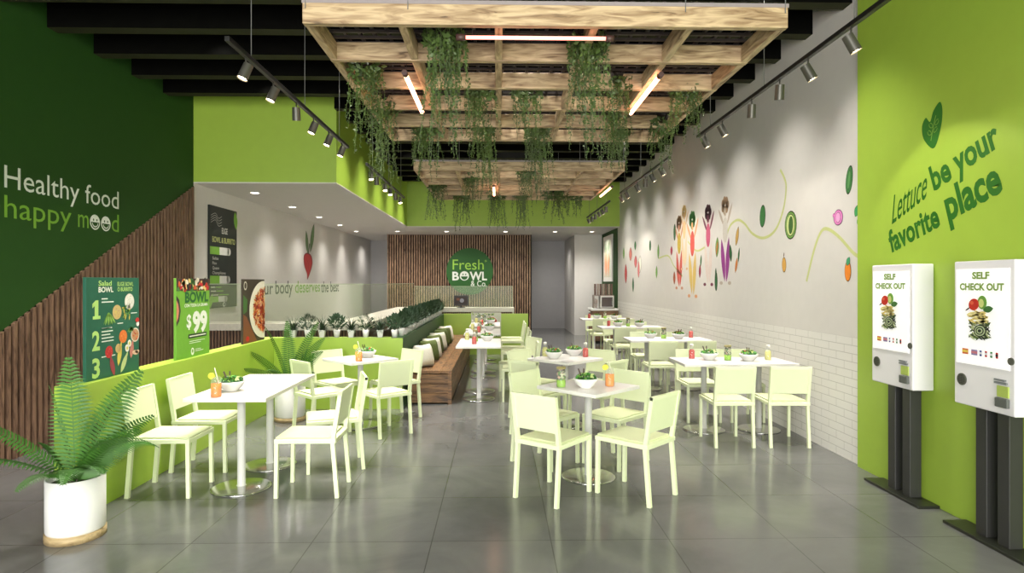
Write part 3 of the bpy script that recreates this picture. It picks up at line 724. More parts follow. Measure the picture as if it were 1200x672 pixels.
for (y, s), k in zip(ROWS, range(4)):
    dy = y-6.62
    drink('red', 2.145 if k != 1 else 2.95, 6.77+dy, 'red drink bottle on the %s wall table' % s)
    bowl(2.304, 6.676+dy, 'white salad bowl on aisle half of the %s wall table' % s, rz=10+k*50)
    drink('green', 2.49, 6.62+dy, 'layered salad jar with green dressing on the %s wall table' % s)
    bowl(2.70, 6.572+dy, 'white salad bowl on wall half of the %s wall table' % s, rz=100+k*40)
drink('yellow', 2.95, 6.66, 'pale yellow drink bottle by the brick wall on the first wall table')
for y, s in ((8.72, 'nearest'), (10.7, 'middle'), (12.5, 'farthest')):
    drink('red', -0.33, y-0.29, 'red drink bottle on the %s bench table' % s)
    bowl(-0.16, y+0.2, 'white salad bowl on the %s bench table' % s, rz=y*9)
    drink('yellow', -0.46, y+0.35, 'pale yellow drink bottle on the %s bench table' % s)
    drink('green', -0.33, y+0.1, 'layered salad jar on the %s bench table' % s)

# ------------------------------------------------------------------ bench and cushions
t = thing('wooden_bench', 'long brown plank bench against the dark green planter wall', 'bench', (-0.905, 10.8, 0))
b = NB()
for i in range(4): bx(b, -0.29+i*0.147, -0.29+i*0.147+0.143, -2.74, 2.77, 0.40, 0.44, bev=0.004)
obj('seat_planks', b, wood('bench_oak_y', (92, 64, 38), (142, 104, 66), 1), t)
b = NB()
for i in range(3): bx(b, -0.28, 0.25, -2.735, -2.70, 0.02+i*0.125, 0.1405+i*0.125, bev=0.004)
obj('end_panel', b, M_OAK, t)
b = NB()
for i in range(3): bx(b, 0.25, 0.28, -2.70, 2.75, 0.02+i*0.125, 0.1405+i*0.125, bev=0.004)
obj('front_panel', b, wood('bench_oak_y', (92, 64, 38), (142, 104, 66), 1), t)
b = NB(); bx(b, 0.245, 0.295, -2.745, -2.695, 0.0, 0.40, bev=0.004); obj('corner_post', b, M_OAK, t)
def cushion(x, y, s, m, label, ry, rz):
    b = NB(); n = 14; V = {}
    for side in (1, -1):
        for i in range(n+1):
            for j in range(n+1):
                u, v = i/n*2-1, j/n*2-1
                if side == -1 and (i in (0, n) or j in (0, n)): V[(side, i, j)] = V[(1, i, j)]; continue
                th = 0.30*s*(max(0, (1-u**4))*max(0, (1-v**4)))**0.55
                pinch = 1-0.07*(1-abs(u))*(abs(v))-0.07*(1-abs(v))*abs(u)
                V[(side, i, j)] = b.verts.new((side*th, u*s/2*pinch, v*s/2*pinch+s/2))
    for side in (1, -1):
        for i in range(n):
            for j in range(n):
                q = [V[(side, i, j)], V[(side, i+1, j)], V[(side, i+1, j+1)], V[(side, i, j+1)]]
                try: f = b.faces.new(q); f.smooth = True
                except ValueError: pass
    o = obj('cushion', b, m, loc=(x, y, 0.445), rot=(0, R(ry), R(rz)))
    return tag(o, label, 'cushion', 'cushions on the bench')
for i, (y, k) in enumerate(((8.42, 'w'), (9.05, 'o'), (9.42, 'w'), (9.95, 'o'), (10.45, 'w'), (11.05, 'o'), (11.5, 'o'), (12.05, 'w'))):
    s = 0.31
    cushion(-0.99, y, s, M_CREAM if k == 'w' else M_OLIVE, ('cream white' if k == 'w' else 'olive green')+' cushion on the wooden bench, %s from its near end' % ('first', 'second', 'third', 'fourth', 'fifth', 'sixth', 'seventh', 'eighth')[i], -16, (-38, -46, -50, -36, -46, -40, -50, -44)[i])

# ------------------------------------------------------------------ plants
def frond(b, base, d, length, up, droop, w, roll=0, n=34):
    """arching fern frond: midrib with paired leaflets"""
    d = Vector((d[0], d[1], 0)).normalized(); side = Vector((-d.y, d.x, 0))
    pts = []; p = Vector(base); ang = up
    for i in range(n+1):
        pts.append(p.copy()); p = p+(d*math.cos(R(ang))+Vector((0, 0, 1))*math.sin(R(ang)))*length/n
        ang -= droop/n*(0.4+1.2*i/n)
    for i in range(n):
        t_ = i/n; a, c = pts[i], pts[i+1]; ax = (c-a).normalized(); side = Matrix.Rotation(R(roll), 3, ax) @ Vector((-d.y, d.x, 0)); nrm = side.cross(ax).normalized()
        r = 0.004*(1-t_)+0.001
        vs = [b.verts.new(a+side*r), b.verts.new(c+side*r*0.9), b.verts.new(c-side*r*0.9), b.verts.new(a-side*r)]
        q = b.faces.new(vs); q.material_index = 1
        if t_ < 0.08: continue
        ll = w*(math.sin(PI*min(1, (t_-0.04)/0.96)**0.62)**0.75)*0.5+0.008
        for s in (-1, 1):
            for off in (0.0,):
                o_ = a+(c-a)*off
                tip = o_+side*s*ll+ax*ll*0.35-nrm*ll*0.12*s*0+Vector((0, 0, -ll*0.18))
                mid = o_+side*s*ll*0.5+ax*ll*0.12+Vector((0, 0, 0.004))
                h_ = ax*length/n*0.34
                f1 = b.faces.new([b.verts.new(o_-h_*0.8), b.verts.new(mid-h_*1.1), b.verts.new(tip), b.verts.new(mid+h_*1.2), b.verts.new(o_+h_*0.9)])
                f1.material_index = 0
def fern(loc, label, fr, pot_r, pot_h, sc=1):
    t = thing('potted_fern', label, 'plant', loc)
    b = NB(); lathe(b, [(0, 0.0), (pot_r*1.03, 0.0), (pot_r*1.03, 0.045), (0, 0.045)], 40); obj('wooden_base', b, M_CORK, t)
    b = NB(); lathe(b, [(0, 0.047), (pot_r*0.96, 0.047), (pot_r, 0.06), (pot_r, pot_h), (pot_r*0.94, pot_h), (pot_r*0.93, pot_h-0.05), (0, pot_h-0.05)], 40); obj('pot', b, M_POTW, t)
    b = NB(); lathe(b, [(pot_r*0.92, pot_h-0.04), (0, pot_h-0.03)], 30); obj('soil', b, M_SOIL, t)
    b = NB()
    for q_ in fr:
        d, l, up, dr, w = q_[:5]; frond(b, (0.02*d[0], 0.02*d[1], pot_h-0.04), d, l, up, dr, w, q_[5] if len(q_) > 5 else 0)
    obj('fronds', b, [M_FERN, M_STEM], t)
    return t
fern((-2.66, 3.93, 0), 'large green fern in a tall white pot in front of the lime partition end',
     [((0.3, -1), 0.82, 88, 14, 0.27), ((1, -0.2), 0.86, 66, 22, 0.24, -62), ((-1, -0.3), 0.74, 50, 34, 0.20, 50), ((-1, -0.4), 0.84, 36, 74, 0.16, 30), ((-0.6, 0.3), 0.66, 72, 20, 0.17, 50),
      ((1, -0.4), 0.80, 50, 74, 0.2, -35), ((1, -0.3), 0.62, 50, 36, 0.2, -50), ((0.5, -1), 0.50, 46, 86, 0.2), ((-0.2, -1), 0.42, 44, 92, 0.17), ((0.3, 0.3), 0.66, 76, 34, 0.18, -40), ((-1, 0.5), 0.45, 50, 60, 0.16, 30), ((1, -0.9), 0.55, 40, 60, 0.18, -20), ((1, 0.2), 0.6, 58, 40, 0.18, -50)], 0.16, 0.38)
fern((-2.42, 7.20, 0), 'green fern in a white pot in the corner of the lime partition',
     [((0.1, -1), 0.8, 86, 16, 0.19), ((1, -0.2), 0.72, 66, 30, 0.18, -50), ((-1, -0.3), 0.66, 56, 34, 0.16, 50), ((-1, -0.8), 0.62, 40, 40, 0.17, 40), ((1, -0.5), 0.66, 58, 40, 0.17, -40), ((0.5, 0.1), 0.82, 76, 22, 0.18, -50), ((-0.5, 0.1), 0.78, 74, 22, 0.18, 50), ((0.6, -1), 0.5, 50, 70, 0.16), ((-0.3, -1), 0.5, 54, 60, 0.17), ((0.9, -0.7), 0.5, 44, 50, 0.16, -30)], 0.17, 0.42)

def small_pot(t, sq):
    b = NB(); n = 4 if sq else 20
    a0 = PI/4 if sq else 0
    prof = [(0.030, 0), (0.044, 0.095), (0.039, 0.095), (0.036, 0.07)]
    k = 1.3 if sq else 1
    rings = [[b.verts.new((r*k*math.cos(a0+2*PI*i/n), r*k*math.sin(a0+2*PI*i/n), z)) for i in range(n)] for r, z in prof]
    b.faces.new(rings[0][::-1])
    for A, B in zip(rings, rings[1:]):
        for i in range(n): b.faces.new((A[i], A[(i+1) % n], B[(i+1) % n], B[i])).smooth = not sq
    b.faces.new(rings[-1])
    obj('pot', b, M_POTW, t)
def spiky():
    t = thing('grass_plant', 'x', 'plant'); small_pot(t, True); b = NB(); rnd = random.Random(11)
    for i in range(130):
        a = rnd.random()*2*PI; l = rnd.uniform(0.15, 0.26); up = rnd.uniform(15, 85); d = Vector((math.cos(a), math.sin(a), 0)); s = Vector((-d.y, d.x, 0))
        p = Vector((0, 0, 0.07)); ang = up; prev = None
        for k in range(5):
            w = 0.0065*(1-k/4.4); L_ = [b.verts.new(p+s*w), b.verts.new(p-s*w)]
            if prev: b.faces.new((prev[0], prev[1], L_[1], L_[0]))
            prev = L_; p = p+(d*math.cos(R(ang))+Vector((0, 0, 1))*math.sin(R(ang)))*l/4; ang -= 14
    obj('blades', b, M_GRASS, t); return remember(t)
def bushy(flowers, seed, h=0.17, r=0.085, n=150):
    t = thing('potted_shrub', 'x', 'plant'); small_pot(t, False); b = NB(); rnd = random.Random(seed)
    for i in range(n):
        a = rnd.random()*2*PI; ph = rnd.uniform(-0.8, 1.45); rr = r*rnd.uniform(0.45, 1.25)
        c = Vector((rr*math.cos(a)*math.cos(ph), rr*math.sin(a)*math.cos(ph), 0.10+h*0.45+h*0.55*math.sin(ph)*rnd.uniform(0.7, 1.1)))
        u = (c-Vector((0, 0, 0.1))).normalized()*0.026; u += Vector((rnd.uniform(-1, 1), rnd.uniform(-1, 1), rnd.uniform(-1, 1)))*0.008; v = u.orthogonal().normalized()*0.009
        b.faces.new([b.verts.new(c-u), b.verts.new(c+v), b.verts.new(c+u), b.verts.new(c-v)])
    for i in range(9):
        a = i*0.7; cyl(b, (0, 0, 0.07), (0.05*math.cos(a), 0.05*math.sin(a), 0.1+h*0.5), 0.002, n=4)
    obj('foliage', b, M_DARKLEAF, t)
    if flowers:
        b = NB()
        for i in range(8):
            a = rnd.random()*2*PI; c = Vector((0.09*math.cos(a), 0.09*math.sin(a), 0.11+rnd.random()*0.1))
            for k in range(5):
                e = Vector((math.cos(k*1.256), 0.3*math.cos(k), math.sin(k*1.256)))*0.011
                b.faces.new([b.verts.new(c), b.verts.new(c+e*0.7+Vector((0.004, 0, 0))), b.verts.new(c+e*1.2), b.verts.new(c+e*0.7-Vector((0.004, 0, 0)))])
        obj('flowers', b, M_FLOWER, t)
    return remember(t)
ORD = 'first second third fourth fifth sixth seventh eighth ninth tenth eleventh twelfth thirteenth fourteenth fifteenth sixteenth seventeenth eighteenth nineteenth twentieth'.split()
ORD += ['twenty-'+x for x in ORD[:9]]+['thirtieth']+['thirty-'+x for x in ORD[:9]]
S0, B0, D0, D1 = spiky(), bushy(True, 2, 0.19, 0.1, 190), bushy(False, 5, 0.24, 0.11, 260), bushy(False, 9, 0.2, 0.10, 230)
us = {}
def place_plant(p, loc, rz, label, group):
    if p.name not in us: us[p.name] = 1; p.location = loc; p.rotation_euler = (0, 0, rz); p['label'] = label; p['group'] = group
    else: dup(p, loc, rz, label, group)
for i in range(8):
    x = -2.60+i*0.183
    p = S0 if i % 2 == 0 else B0
    place_plant(p, (x, 7.85, 0.9), i*0.8, ('spiky dark grass plant' if i % 2 == 0 else 'dark leafy plant with white flowers')+' on the lime ledge, %s from the fern corner' % ORD[i], 'potted plants on the lime ledge')
for i in range(29):
    y = 8.14+i*0.19
    p = (D1, S0, D0)[i % 3]
    place_plant(p, (-1.28, y, 0.895), i*1.1, ('spiky dark grass plant' if i % 3 == 1 else 'small dark shrub in white pot')+' along the bench wall ledge, %s from the near corner' % ORD[i], 'potted shrubs on the ledge above the bench')

# ------------------------------------------------------------------ posters standing on the partition
PX = -2.885
def poster(y0, label):
    t = thing('standing_poster', label, 'poster', (0, 0, 0))
    b = NB(); bx(b, PX-0.012, PX+0.012, y0, y0+0.63, 0.9, 1.635, bev=0.002); return t, b, Plane((PX+0.0125, y0, 0.9), (0, 1, 0))
rnd = random.Random(21)
def food(cx_, cy_, r, base, bits, n=26, l=2, rim=None):
    sh = [(rim or C_(226, 222, 210), ell(cx_, cy_, r, r), l), (base, ell(cx_, cy_, r*0.84, r*0.84), l+1)]
    for i in range(n):
        a, q = rnd.random()*6.28, r*0.74*math.sqrt(rnd.random())
        sh.append((bits[i % len(bits)], leafp(cx_+q*math.cos(a), cy_+q*math.sin(a), r*0.34, r*0.14, rnd.random()*180, 3), l+2+(i % 3)))
    return sh
t, b, P1 = poster(4.348, 'dark green poster of bowl steps one two three on the lime partition')
obj('board', b, C_(18, 88, 66), t)
lg = C_(176, 214, 120); w_ = C_(232, 236, 224)
text('word_salad', 'Salad', P1, 0.13, 0.675, 0.15, 0.036, lg, t, bold=0.02)
text('word_bowl', 'BOWL', P1, 0.13, 0.628, 0.17, 0.038, w_, t, bold=0.03)
text('headline', 'ELIGE BOWL', P1, 0.35, 0.672, 0.2, 0.03, lg, t, bold=0.01)
text('headline', 'O BURRITO', P1, 0.35, 0.632, 0.19, 0.03, lg, t, bold=0.02)
paint('step_number', P1, [(lg, [(0.088, 0.435), (0.128, 0.435), (0.128, 0.57), (0.098, 0.57), (0.062, 0.545), (0.062, 0.515), (0.088, 0.53)], 2), (lg, rc(0.066, 0.435, 0.15, 0.458), 3)], t)
for s, y, sw in (('2', 0.215, 0.085), ('3', 0.02, 0.085)): text('step_number', s, P1, 0.06, y, sw, 0.135, lg, t, bold=0.03 if s != '1' else 0.012)
sh = []
for y, ws in ((0.575, (0.07, 0.14)), (0.36, (0.12, 0.13, 0.1, 0.14, 0.14)), (0.152, (0.16,))):
    for i, q in enumerate(ws): sh.append((w_, rc(0.165, y-i*0.024, 0.165+q, y-i*0.024+0.008), 1))
sh += [(w_, rc(0.17, 0.36, 0.27, 0.366), 1), (w_, rc(0.52, 0.455, 0.6, 0.462), 1), (w_, rc(0.35, 0.385, 0.42, 0.392), 1)]
paint('small_print', P1, sh, t)
wh, bg_, yl, rdm, orr, gr, tn = C_(236, 234, 226), C_(206, 180, 120), C_(216, 200, 90), C_(190, 44, 44), C_(222, 120, 50), C_(90, 140, 60), C_(196, 150, 110)
sh = food(0.50, 0.55, 0.062, wh, [wh, C_(214, 210, 196)])+food(0.345, 0.475, 0.055, bg_, [bg_, tn, yl], rim=bg_)
for i in range(8): sh.append((C_(150, 190, 90) if i % 2 else gr, leafp(0.21+0.012*i, 0.43, 0.1, 0.014, 60+i*10), 2))
for i in range(16): sh.append((gr if i % 3 else yl, leafp(0.42+rnd.random()*0.1, 0.43+rnd.random()*0.09, 0.05, 0.014, rnd.random()*180), 3))
paint('food_picture', P1, sh, t)
sh = food(0.42, 0.285, 0.05, orr, [orr, C_(236, 150, 80)], rim=orr)+food(0.575, 0.285, 0.056, tn, [rdm, tn, orr])+food(0.25, 0.165+0.02, 0.045, rdm, [rdm, C_(214, 90, 80)], rim=rdm)+food(0.36, 0.2, 0.035, bg_, [bg_, tn], rim=bg_)
sh += [(wh, ell(0.47, 0.19, 0.025, 0.03, 20), 2), (yl, ell(0.47, 0.19, 0.012, 0.014), 3), (wh, ell(0.50, 0.225, 0.024, 0.028), 2), (yl, ell(0.50, 0.225, 0.012, 0.014), 3), (rdm, ell(0.605, 0.40, 0.025, 0.02), 2), (wh, ell(0.61, 0.37, 0.02, 0.02), 2)]
for i in range(5): sh.append((gr, leafp(0.5+0.012*i, 0.33, 0.06, 0.02, 30+i*30), 2))
paint('food_picture', P1, sh, t)
sh = []
for x, y, a, c, l_ in ((0.29, 0.075, 108, C_(150, 60, 70), 0.16), (0.375, 0.15, 78, yl, 0.17), (0.43, 0.08, 60, C_(190, 206, 140), 0.16), (0.53, 0.17, 80, C_(190, 120, 110), 0.13)):
    sh += [(c, leafp(x, y, l_*1.0, 0.05, a), 2), (c, leafp(x+l_*0.4*math.cos(R(a)), y+l_*0.4*math.sin(R(a)), l_*0.4, 0.022, a), 3)]
sh += [(C_(226, 190, 160), ell(0.575, 0.145, 0.04, 0.018, -10), 4), (C_(226, 190, 160), ell(0.60, 0.15, 0.03, 0.014, 0), 4)]
paint('dressing_bottles', P1, sh, t)
t, b, P2 = poster(5.547, 'light green poster reading BOWL 99 on the lime partition')
obj('board', b, C_(108, 164, 50), t)
sh = [(C_(60, 40, 30), rc(0.0, 0.62, 0.63, 0.735), 1)]
for i in range(70): sh.append(((C_(200, 90, 50), C_(220, 190, 120), C_(60, 110, 50), C_(180, 40, 40), C_(230, 220, 200), C_(40, 34, 30))[i % 6], ell(0.03+rnd.random()*0.57, 0.63+rnd.random()*0.09, 0.02+rnd.random()*0.02, 0.012+rnd.random()*0.012, rnd.random()*180, 8), 2+i % 4))
sh += [(C_(50, 40, 36), [(0.0, 0.3), (0.05, 0.35), (0.075, 0.44), (0.05, 0.54), (0.0, 0.58)], 1), (C_(206, 130, 100), [(0.0, 0.34), (0.03, 0.38), (0.045, 0.44), (0.03, 0.5), (0.0, 0.54)], 2)]
paint('food_picture', P2, sh, t)
text('word_bowl', 'BOWL', P2, 0.15, 0.515, 0.45, 0.095, C_(20, 88, 36), t, bold=0.04)
text('small_headline', 'CON TODA LA GRAMA', P2, 0.14, 0.47, 0.45, 0.028, w_, t, bold=0.02)
text('dollar_sign', '$', P2, 0.18, 0.28, 0.085, 0.12, w_, t, bold=0.02)
text('price', '99', P2, 0.29, 0.235, 0.29, 0.19, w_, t, bold=0.05)
paint('small_print', P2, [(C_(30, 60, 24), rc(0.21, 0.175, 0.57, 0.215), 1), (w_, rc(0.23, 0.19, 0.55, 0.2), 2), (w_, rc(0.23, 0.145, 0.53, 0.15), 1), (w_, rc(0.23, 0.128, 0.45, 0.133), 1), (w_, ell(0.29, 0.05, 0.03, 0.035), 1), (C_(108, 164, 50), ell(0.29, 0.055, 0.013, 0.018), 2), (w_, rc(0.34, 0.045, 0.5, 0.052), 1), (w_, rc(0.34, 0.062, 0.45, 0.067), 1)], t)
t, b, P3 = poster(6.982, 'photo poster of an orange noodle plate on the lime partition')
obj('board', b, C_(52, 42, 30), t)
sh = [(C_(120, 70, 40), [(0, 0), (0.4, 0), (0.25, 0.15), (0.1, 0.3), (0, 0.34)], 1), (C_(60, 100, 44), [(0, 0.34), (0.1, 0.36), (0.12, 0.5), (0.0, 0.56)], 1), (C_(210, 206, 196), ell(0.06, 0.66, 0.045, 0.05), 1), (C_(52, 42, 30), ell(0.06, 0.66, 0.03, 0.035), 2), (C_(190, 30, 30), ell(0.12, 0.05, 0.05, 0.03), 2)]
def clip(pts): return [(min(0.63, a), min(0.73, max(0.005, c))) for a, c in pts]
sh += [(C_(232, 226, 206), clip(ell(0.60, 0.37, 0.43, 0.345, 0, 40)), 3), (C_(226, 214, 180), clip(ell(0.62, 0.37, 0.36, 0.27, 0, 40)), 4)]
for i in range(260):
    a, q = rnd.uniform(0.5*PI, 1.5*PI), math.sqrt(rnd.random())
    x, y = 0.62+0.33*q*math.cos(a), 0.37+0.25*q*math.sin(a)
    sh.append(((C_(226, 120, 50), C_(206, 90, 40), C_(236, 160, 80), C_(150, 60, 36), C_(230, 200, 130), C_(196, 60, 50))[i % 6], clip(leafp(x, y, 0.1, 0.022, rnd.random()*180, 3)), 5+i % 4))
paint('noodle_plate', P3, sh, t)
# small food poster fixed on the far lime panel
t = thing('food_poster', 'food photo poster on the lime end panel above the last bench table', 'poster')
b = NB(); bx(b, -0.6, 0.06, 13.575, 13.6, 0.40, 0.93, bev=0.002); obj('board', b, C_(206, 208, 190), t)
PE = Plane((-0.6, 13.574, 0.4), (1, 0, 0)); sh = []
for i in range(4): sh += [(C_(90, 110, 96), rc(0.1, 0.06+i*0.12, 0.32, 0.11+i*0.12), 1), (C_(190, 206, 190), rc(0.12, 0.075+i*0.12, 0.30, 0.085+i*0.12), 2)]
sh += food(0.46, 0.32, 0.13, C_(190, 60, 50), [C_(200, 60, 50), C_(230, 190, 130), C_(120, 40, 40), C_(240, 220, 190)], 40)
for i in range(40): sh.append((C_(70, 120, 50) if i % 2 else C_(170, 190, 110), leafp(rnd.random()*0.6+0.02, rnd.choice((0.03, 0.49))+rnd.uniform(-0.02, 0.02), 0.06, 0.02, rnd.random()*180, 3), 2+i % 2))
paint('food_picture', PE, sh, t)

# ------------------------------------------------------------------ self check-out kiosks
def kiosk(y0, y1, label):
    t = thing('checkout_kiosk', label, 'kiosk', (0, 0, 0), group='self check-out kiosks')
    xf, yc = 2.96, (y0+y1)/2
    b = NB(); bx(b, xf, XG-0.005, y0, y1, 0.822, 1.733, bev=0.008); obj('housing', b, M_KIOSK, t)
    P = Plane((xf-0.001, y1, 0.822), (0, -1, 0)); w = y1-y0
    b = NB(); bx(b, xf-0.006, xf+0.002, y0+0.035, y1-0.025, 0.822+0.265, 0.822+0.86); s_ = obj('screen', b, mat('screen_white', (240, 240, 238), 0.2, emit=(255, 255, 255), estr=0.35), t)
    PSn = Plane((xf-0.0065, y1-0.025, 0.822+0.265), (0, -1, 0)); ww = w-0.06
    g_ = C_(130, 160, 70)
    text('word_self', 'SELF', PSn, ww*0.33, 0.535, ww*0.33, 0.042, g_, s_, bold=0.045)
    text('words_check_out', 'CHECK OUT', PSn, ww*0.08, 0.465, ww*0.84, 0.042, g_, s_, bold=0.045)
    cx_ = ww*0.47; sh = []
    rn = random.Random(4)
    for i in range(60): sh.append(((C_(40, 50, 36), C_(110, 140, 70), C_(70, 90, 50), C_(190, 200, 150))[i % 4], leafp(cx_+rn.uniform(-0.065, 0.065), 0.215+rn.uniform(-0.05, 0.05), 0.07, 0.013, rn.uniform(-50, 50), 4), 2+i % 4))
    for i in range(5): sh += [((C_(36, 46, 34), C_(190, 206, 160))[i % 2], ell(cx_+0.01, 0.215, 0.05-i*0.009, 0.038-i*0.007, 10), 7+i)]
    for i in range(34): sh.append(((C_(236, 222, 150), C_(226, 206, 120), C_(220, 130, 60))[i % 3 if i % 9 == 0 else i % 2], leafp(cx_+rn.uniform(-0.06, 0.06), 0.30+rn.uniform(-0.035, 0.03), 0.075, 0.013, rn.uniform(-25, 25), 4), 12+i % 3))
    sh += [(C_(196, 44, 30), ell(cx_-0.03, 0.375, 0.042, 0.036, 20), 16), (C_(226, 100, 70), ell(cx_-0.045, 0.385, 0.015, 0.012), 17), (C_(110, 160, 60), ell(cx_+0.035, 0.39, 0.036, 0.042, 0), 15), (C_(206, 214, 130), ell(cx_+0.03, 0.385, 0.02, 0.026), 17), (C_(60, 110, 50), leafp(cx_+0.08, 0.35, 0.08, 0.04, 10), 15), (C_(50, 30, 26), leafp(cx_-0.08, 0.345, 0.05, 0.01, 30), 15)]
    paint('salad_picture', PSn, sh, s_)
    sh = []
    fl = [((214, 110, 60), (236, 206, 90), 0.13, 0.05), ((150, 140, 180), (214, 130, 140), 0.31, 0.05), ((40, 60, 140), (226, 226, 226), 0.47, 0.018), ((190, 50, 50), (226, 226, 226), 0.57, 0.018), ((50, 130, 60), (226, 226, 226), 0.67, 0.018), ((190, 50, 50), (40, 40, 40), 0.77, 0.018)]
    for c1, c2, fx, fw in fl:
        x = ww*fx
        paint('language_flag', PSn, [(C_(*c1), rc(x, 0.06, x+fw, 0.095), 1), (C_(*c2), rc(x, 0.071, x+fw, 0.085), 2)], s_)
    for (u_, v_, r_, nm) in ((0.07, 0.16, 0.038, 'speaker'), (w-0.024, 0.32, 0.022, 'lock')):
        b = NB(); p0 = P.p(u_, v_, 0); p1 = p0+P.n*0.006
        cyl(b, p0, p1, r_, n=24); sp_ = obj(nm, b, C_(84, 86, 74), t)
        if nm == 'speaker': paint('speaker_holes', Plane(p1+P.n*0.0005, (0, -1, 0)), [(C_(30, 30, 28), ell(a_*0.011, c_*0.011, 0.0035, 0.0035, 0, 8), 1) for a_ in range(-2, 3) for c_ in range(-2, 3) if a_*a_+c_*c_ < 6], sp_)
    b = NB(); bx(b, xf-0.02, xf+0.001, y0+0.035, y0+0.125, 0.865, 0.92, bev=0.005); cr = obj('card_reader', b, C_(92, 96, 90), t)
    b = NB(); bx(b, xf-0.008, xf+0.001, y0+0.04, y0+0.12, 0.925, 0.99); obj('reader_display', b, C_(170, 190, 90), cr)
    b = NB(); bx(b, xf-0.01, xf+0.001, y0+0.05, y0+0.14, 1.0, 1.012); bx(b, xf-0.01, xf+0.001, y0+0.06, y0+0.14, 1.018, 1.028); obj('receipt_slot', b, C_(120, 124, 124), t)
    for s in (-1, 1):
        b = NB(); yy = yc+s*0.085+0.0
        bx(b, 3.015, 3.10, yy-0.045, yy+0.041, 0.02, 0.83, bev=0.003); obj('post', b, M_ANTH, t)
    b = NB(); bx(b, 2.955, XG-0.004, y0-0.06, y1+0.10, 0.0, 0.02, bev=0.004); obj('base_plate', b, C_(36, 38, 30, 0.35), t)
    return t
kiosk(4.325, 4.805, 'white self check-out kiosk on the lime wall under the heart decal, farther in')
kiosk(3.455, 3.925, 'white self check-out kiosk on the lime wall, closest to the camera')

# ------------------------------------------------------------------ pergolas with plants and tube lights
def pergola(y0, label):
    t = thing('wooden_pergola', label, 'pergola', (0, 0, 0), group='hanging pergolas')
    x0, x1, z0, z1 = -1.21, 1.82, 3.20, 3.33
    ys = [y0+i*0.624 for i in range(6)]; xs = [x0+i*0.606 for i in range(6)]
    for i, y in enumerate(ys):
        b = NB(); th = 0.05
        bx(b, x0, x1, y, y+th, z0, z1, bev=0.004); obj('cross_beam', b, M_PINE[0], t)
    for i, x in enumerate(xs):
        b = NB(); xa = x if i < 5 else x1
        bx(b, xa-0.025+(0.025 if i == 0 else 0)-(0.025 if i == 5 else 0), xa+0.025+(0.025 if i == 0 else 0)-(0.025 if i == 5 else 0), y0+0.05, ys[-1], z0+0.004, z1-0.004, bev=0.004); obj('long_beam', b, M_PINE[1], t)
    b = NB(); y = y0+0.03
    while y < ys[-1]+0.03: bx(b, x0, x1, y, y+0.022, z1, z1+0.018); y += 0.104
    x = x0+0.02
    while x < x1: bx(b, x, x+0.022, y0+0.02, ys[-1]+0.03, z1+0.018, z1+0.036); x += 0.101
    obj('lattice', b, M_LAT, t)
    b = NB(); bx(b, x0-0.004, x1+0.004, y0-0.004, y0+0.002, z1-0.004, z1+0.02); obj('metal_trim', b, C_(150, 140, 140, 0.4), t)
    for xx in (x0+0.65, x1-0.65, x0+0.02, x1-0.02):
        for yy in (y0-0.006, ys[-1]+0.03):
            b = NB(); cyl(b, (xx, yy, z1-0.04), (xx, yy, 4.42), 0.003, n=6); obj('hanging_cable', b, C_(120, 120, 118), t)
    return t
pergola(3.82, 'pale wooden pergola frame hung overhead nearest the entrance')
pergola(8.80, 'pale wooden pergola frame hung farther in near the lime bulkhead')
def tube(a, c, m, label, rr=0.018):
    a, c = Vector(a), Vector(c); d = (c-a).normalized()
    t = thing('tube_light', label, 'lamp', tuple(a), 0, 'glowing tube lamps'); c2 = c-a
    b = NB(); cyl(b, (0, 0, 0), c2, rr, n=14); obj('tube', b, m, t)
    for q0, q1 in ((-d*0.05, d*0.012), (c2-d*0.012, c2+d*0.04)):
        b = NB(); cyl(b, q0, q1, 0.021, n=14); obj('end_cap', b, M_HOUSING, t)
    for q in (0.06, 0.94):
        b = NB(); cyl(b, c2*q+Vector((0, 0, 0.01)), c2*q+Vector((0, 0, 0.18)), 0.003, n=6); obj('hanger', b, M_METAL, t)
zt = 3.165
tube((-0.22, 3.93, zt), (0.70, 3.93, zt), M_TUBER, 'pinkish tube lamp lying crosswise under the first pergola front beam', 0.012)
tube((-0.70, 4.64, zt), (-0.70, 5.68, zt), M_TUBE, 'bright warm tube lamp lengthwise under first pergola, over the fern-side tables')
tube((1.225, 4.64, zt), (1.225, 5.67, zt), M_TUBE, 'bright warm tube lamp lengthwise under first pergola, toward the white wall')
tube((-0.075, 10.0, zt), (-0.075, 11.05, zt), M_TUBE, 'warm tube lamp under the middle of the second pergola')
tube((1.86, 10.05, zt), (1.86, 11.15, zt), M_TUBE, 'warm tube lamp beside the wall edge of the second pergola')

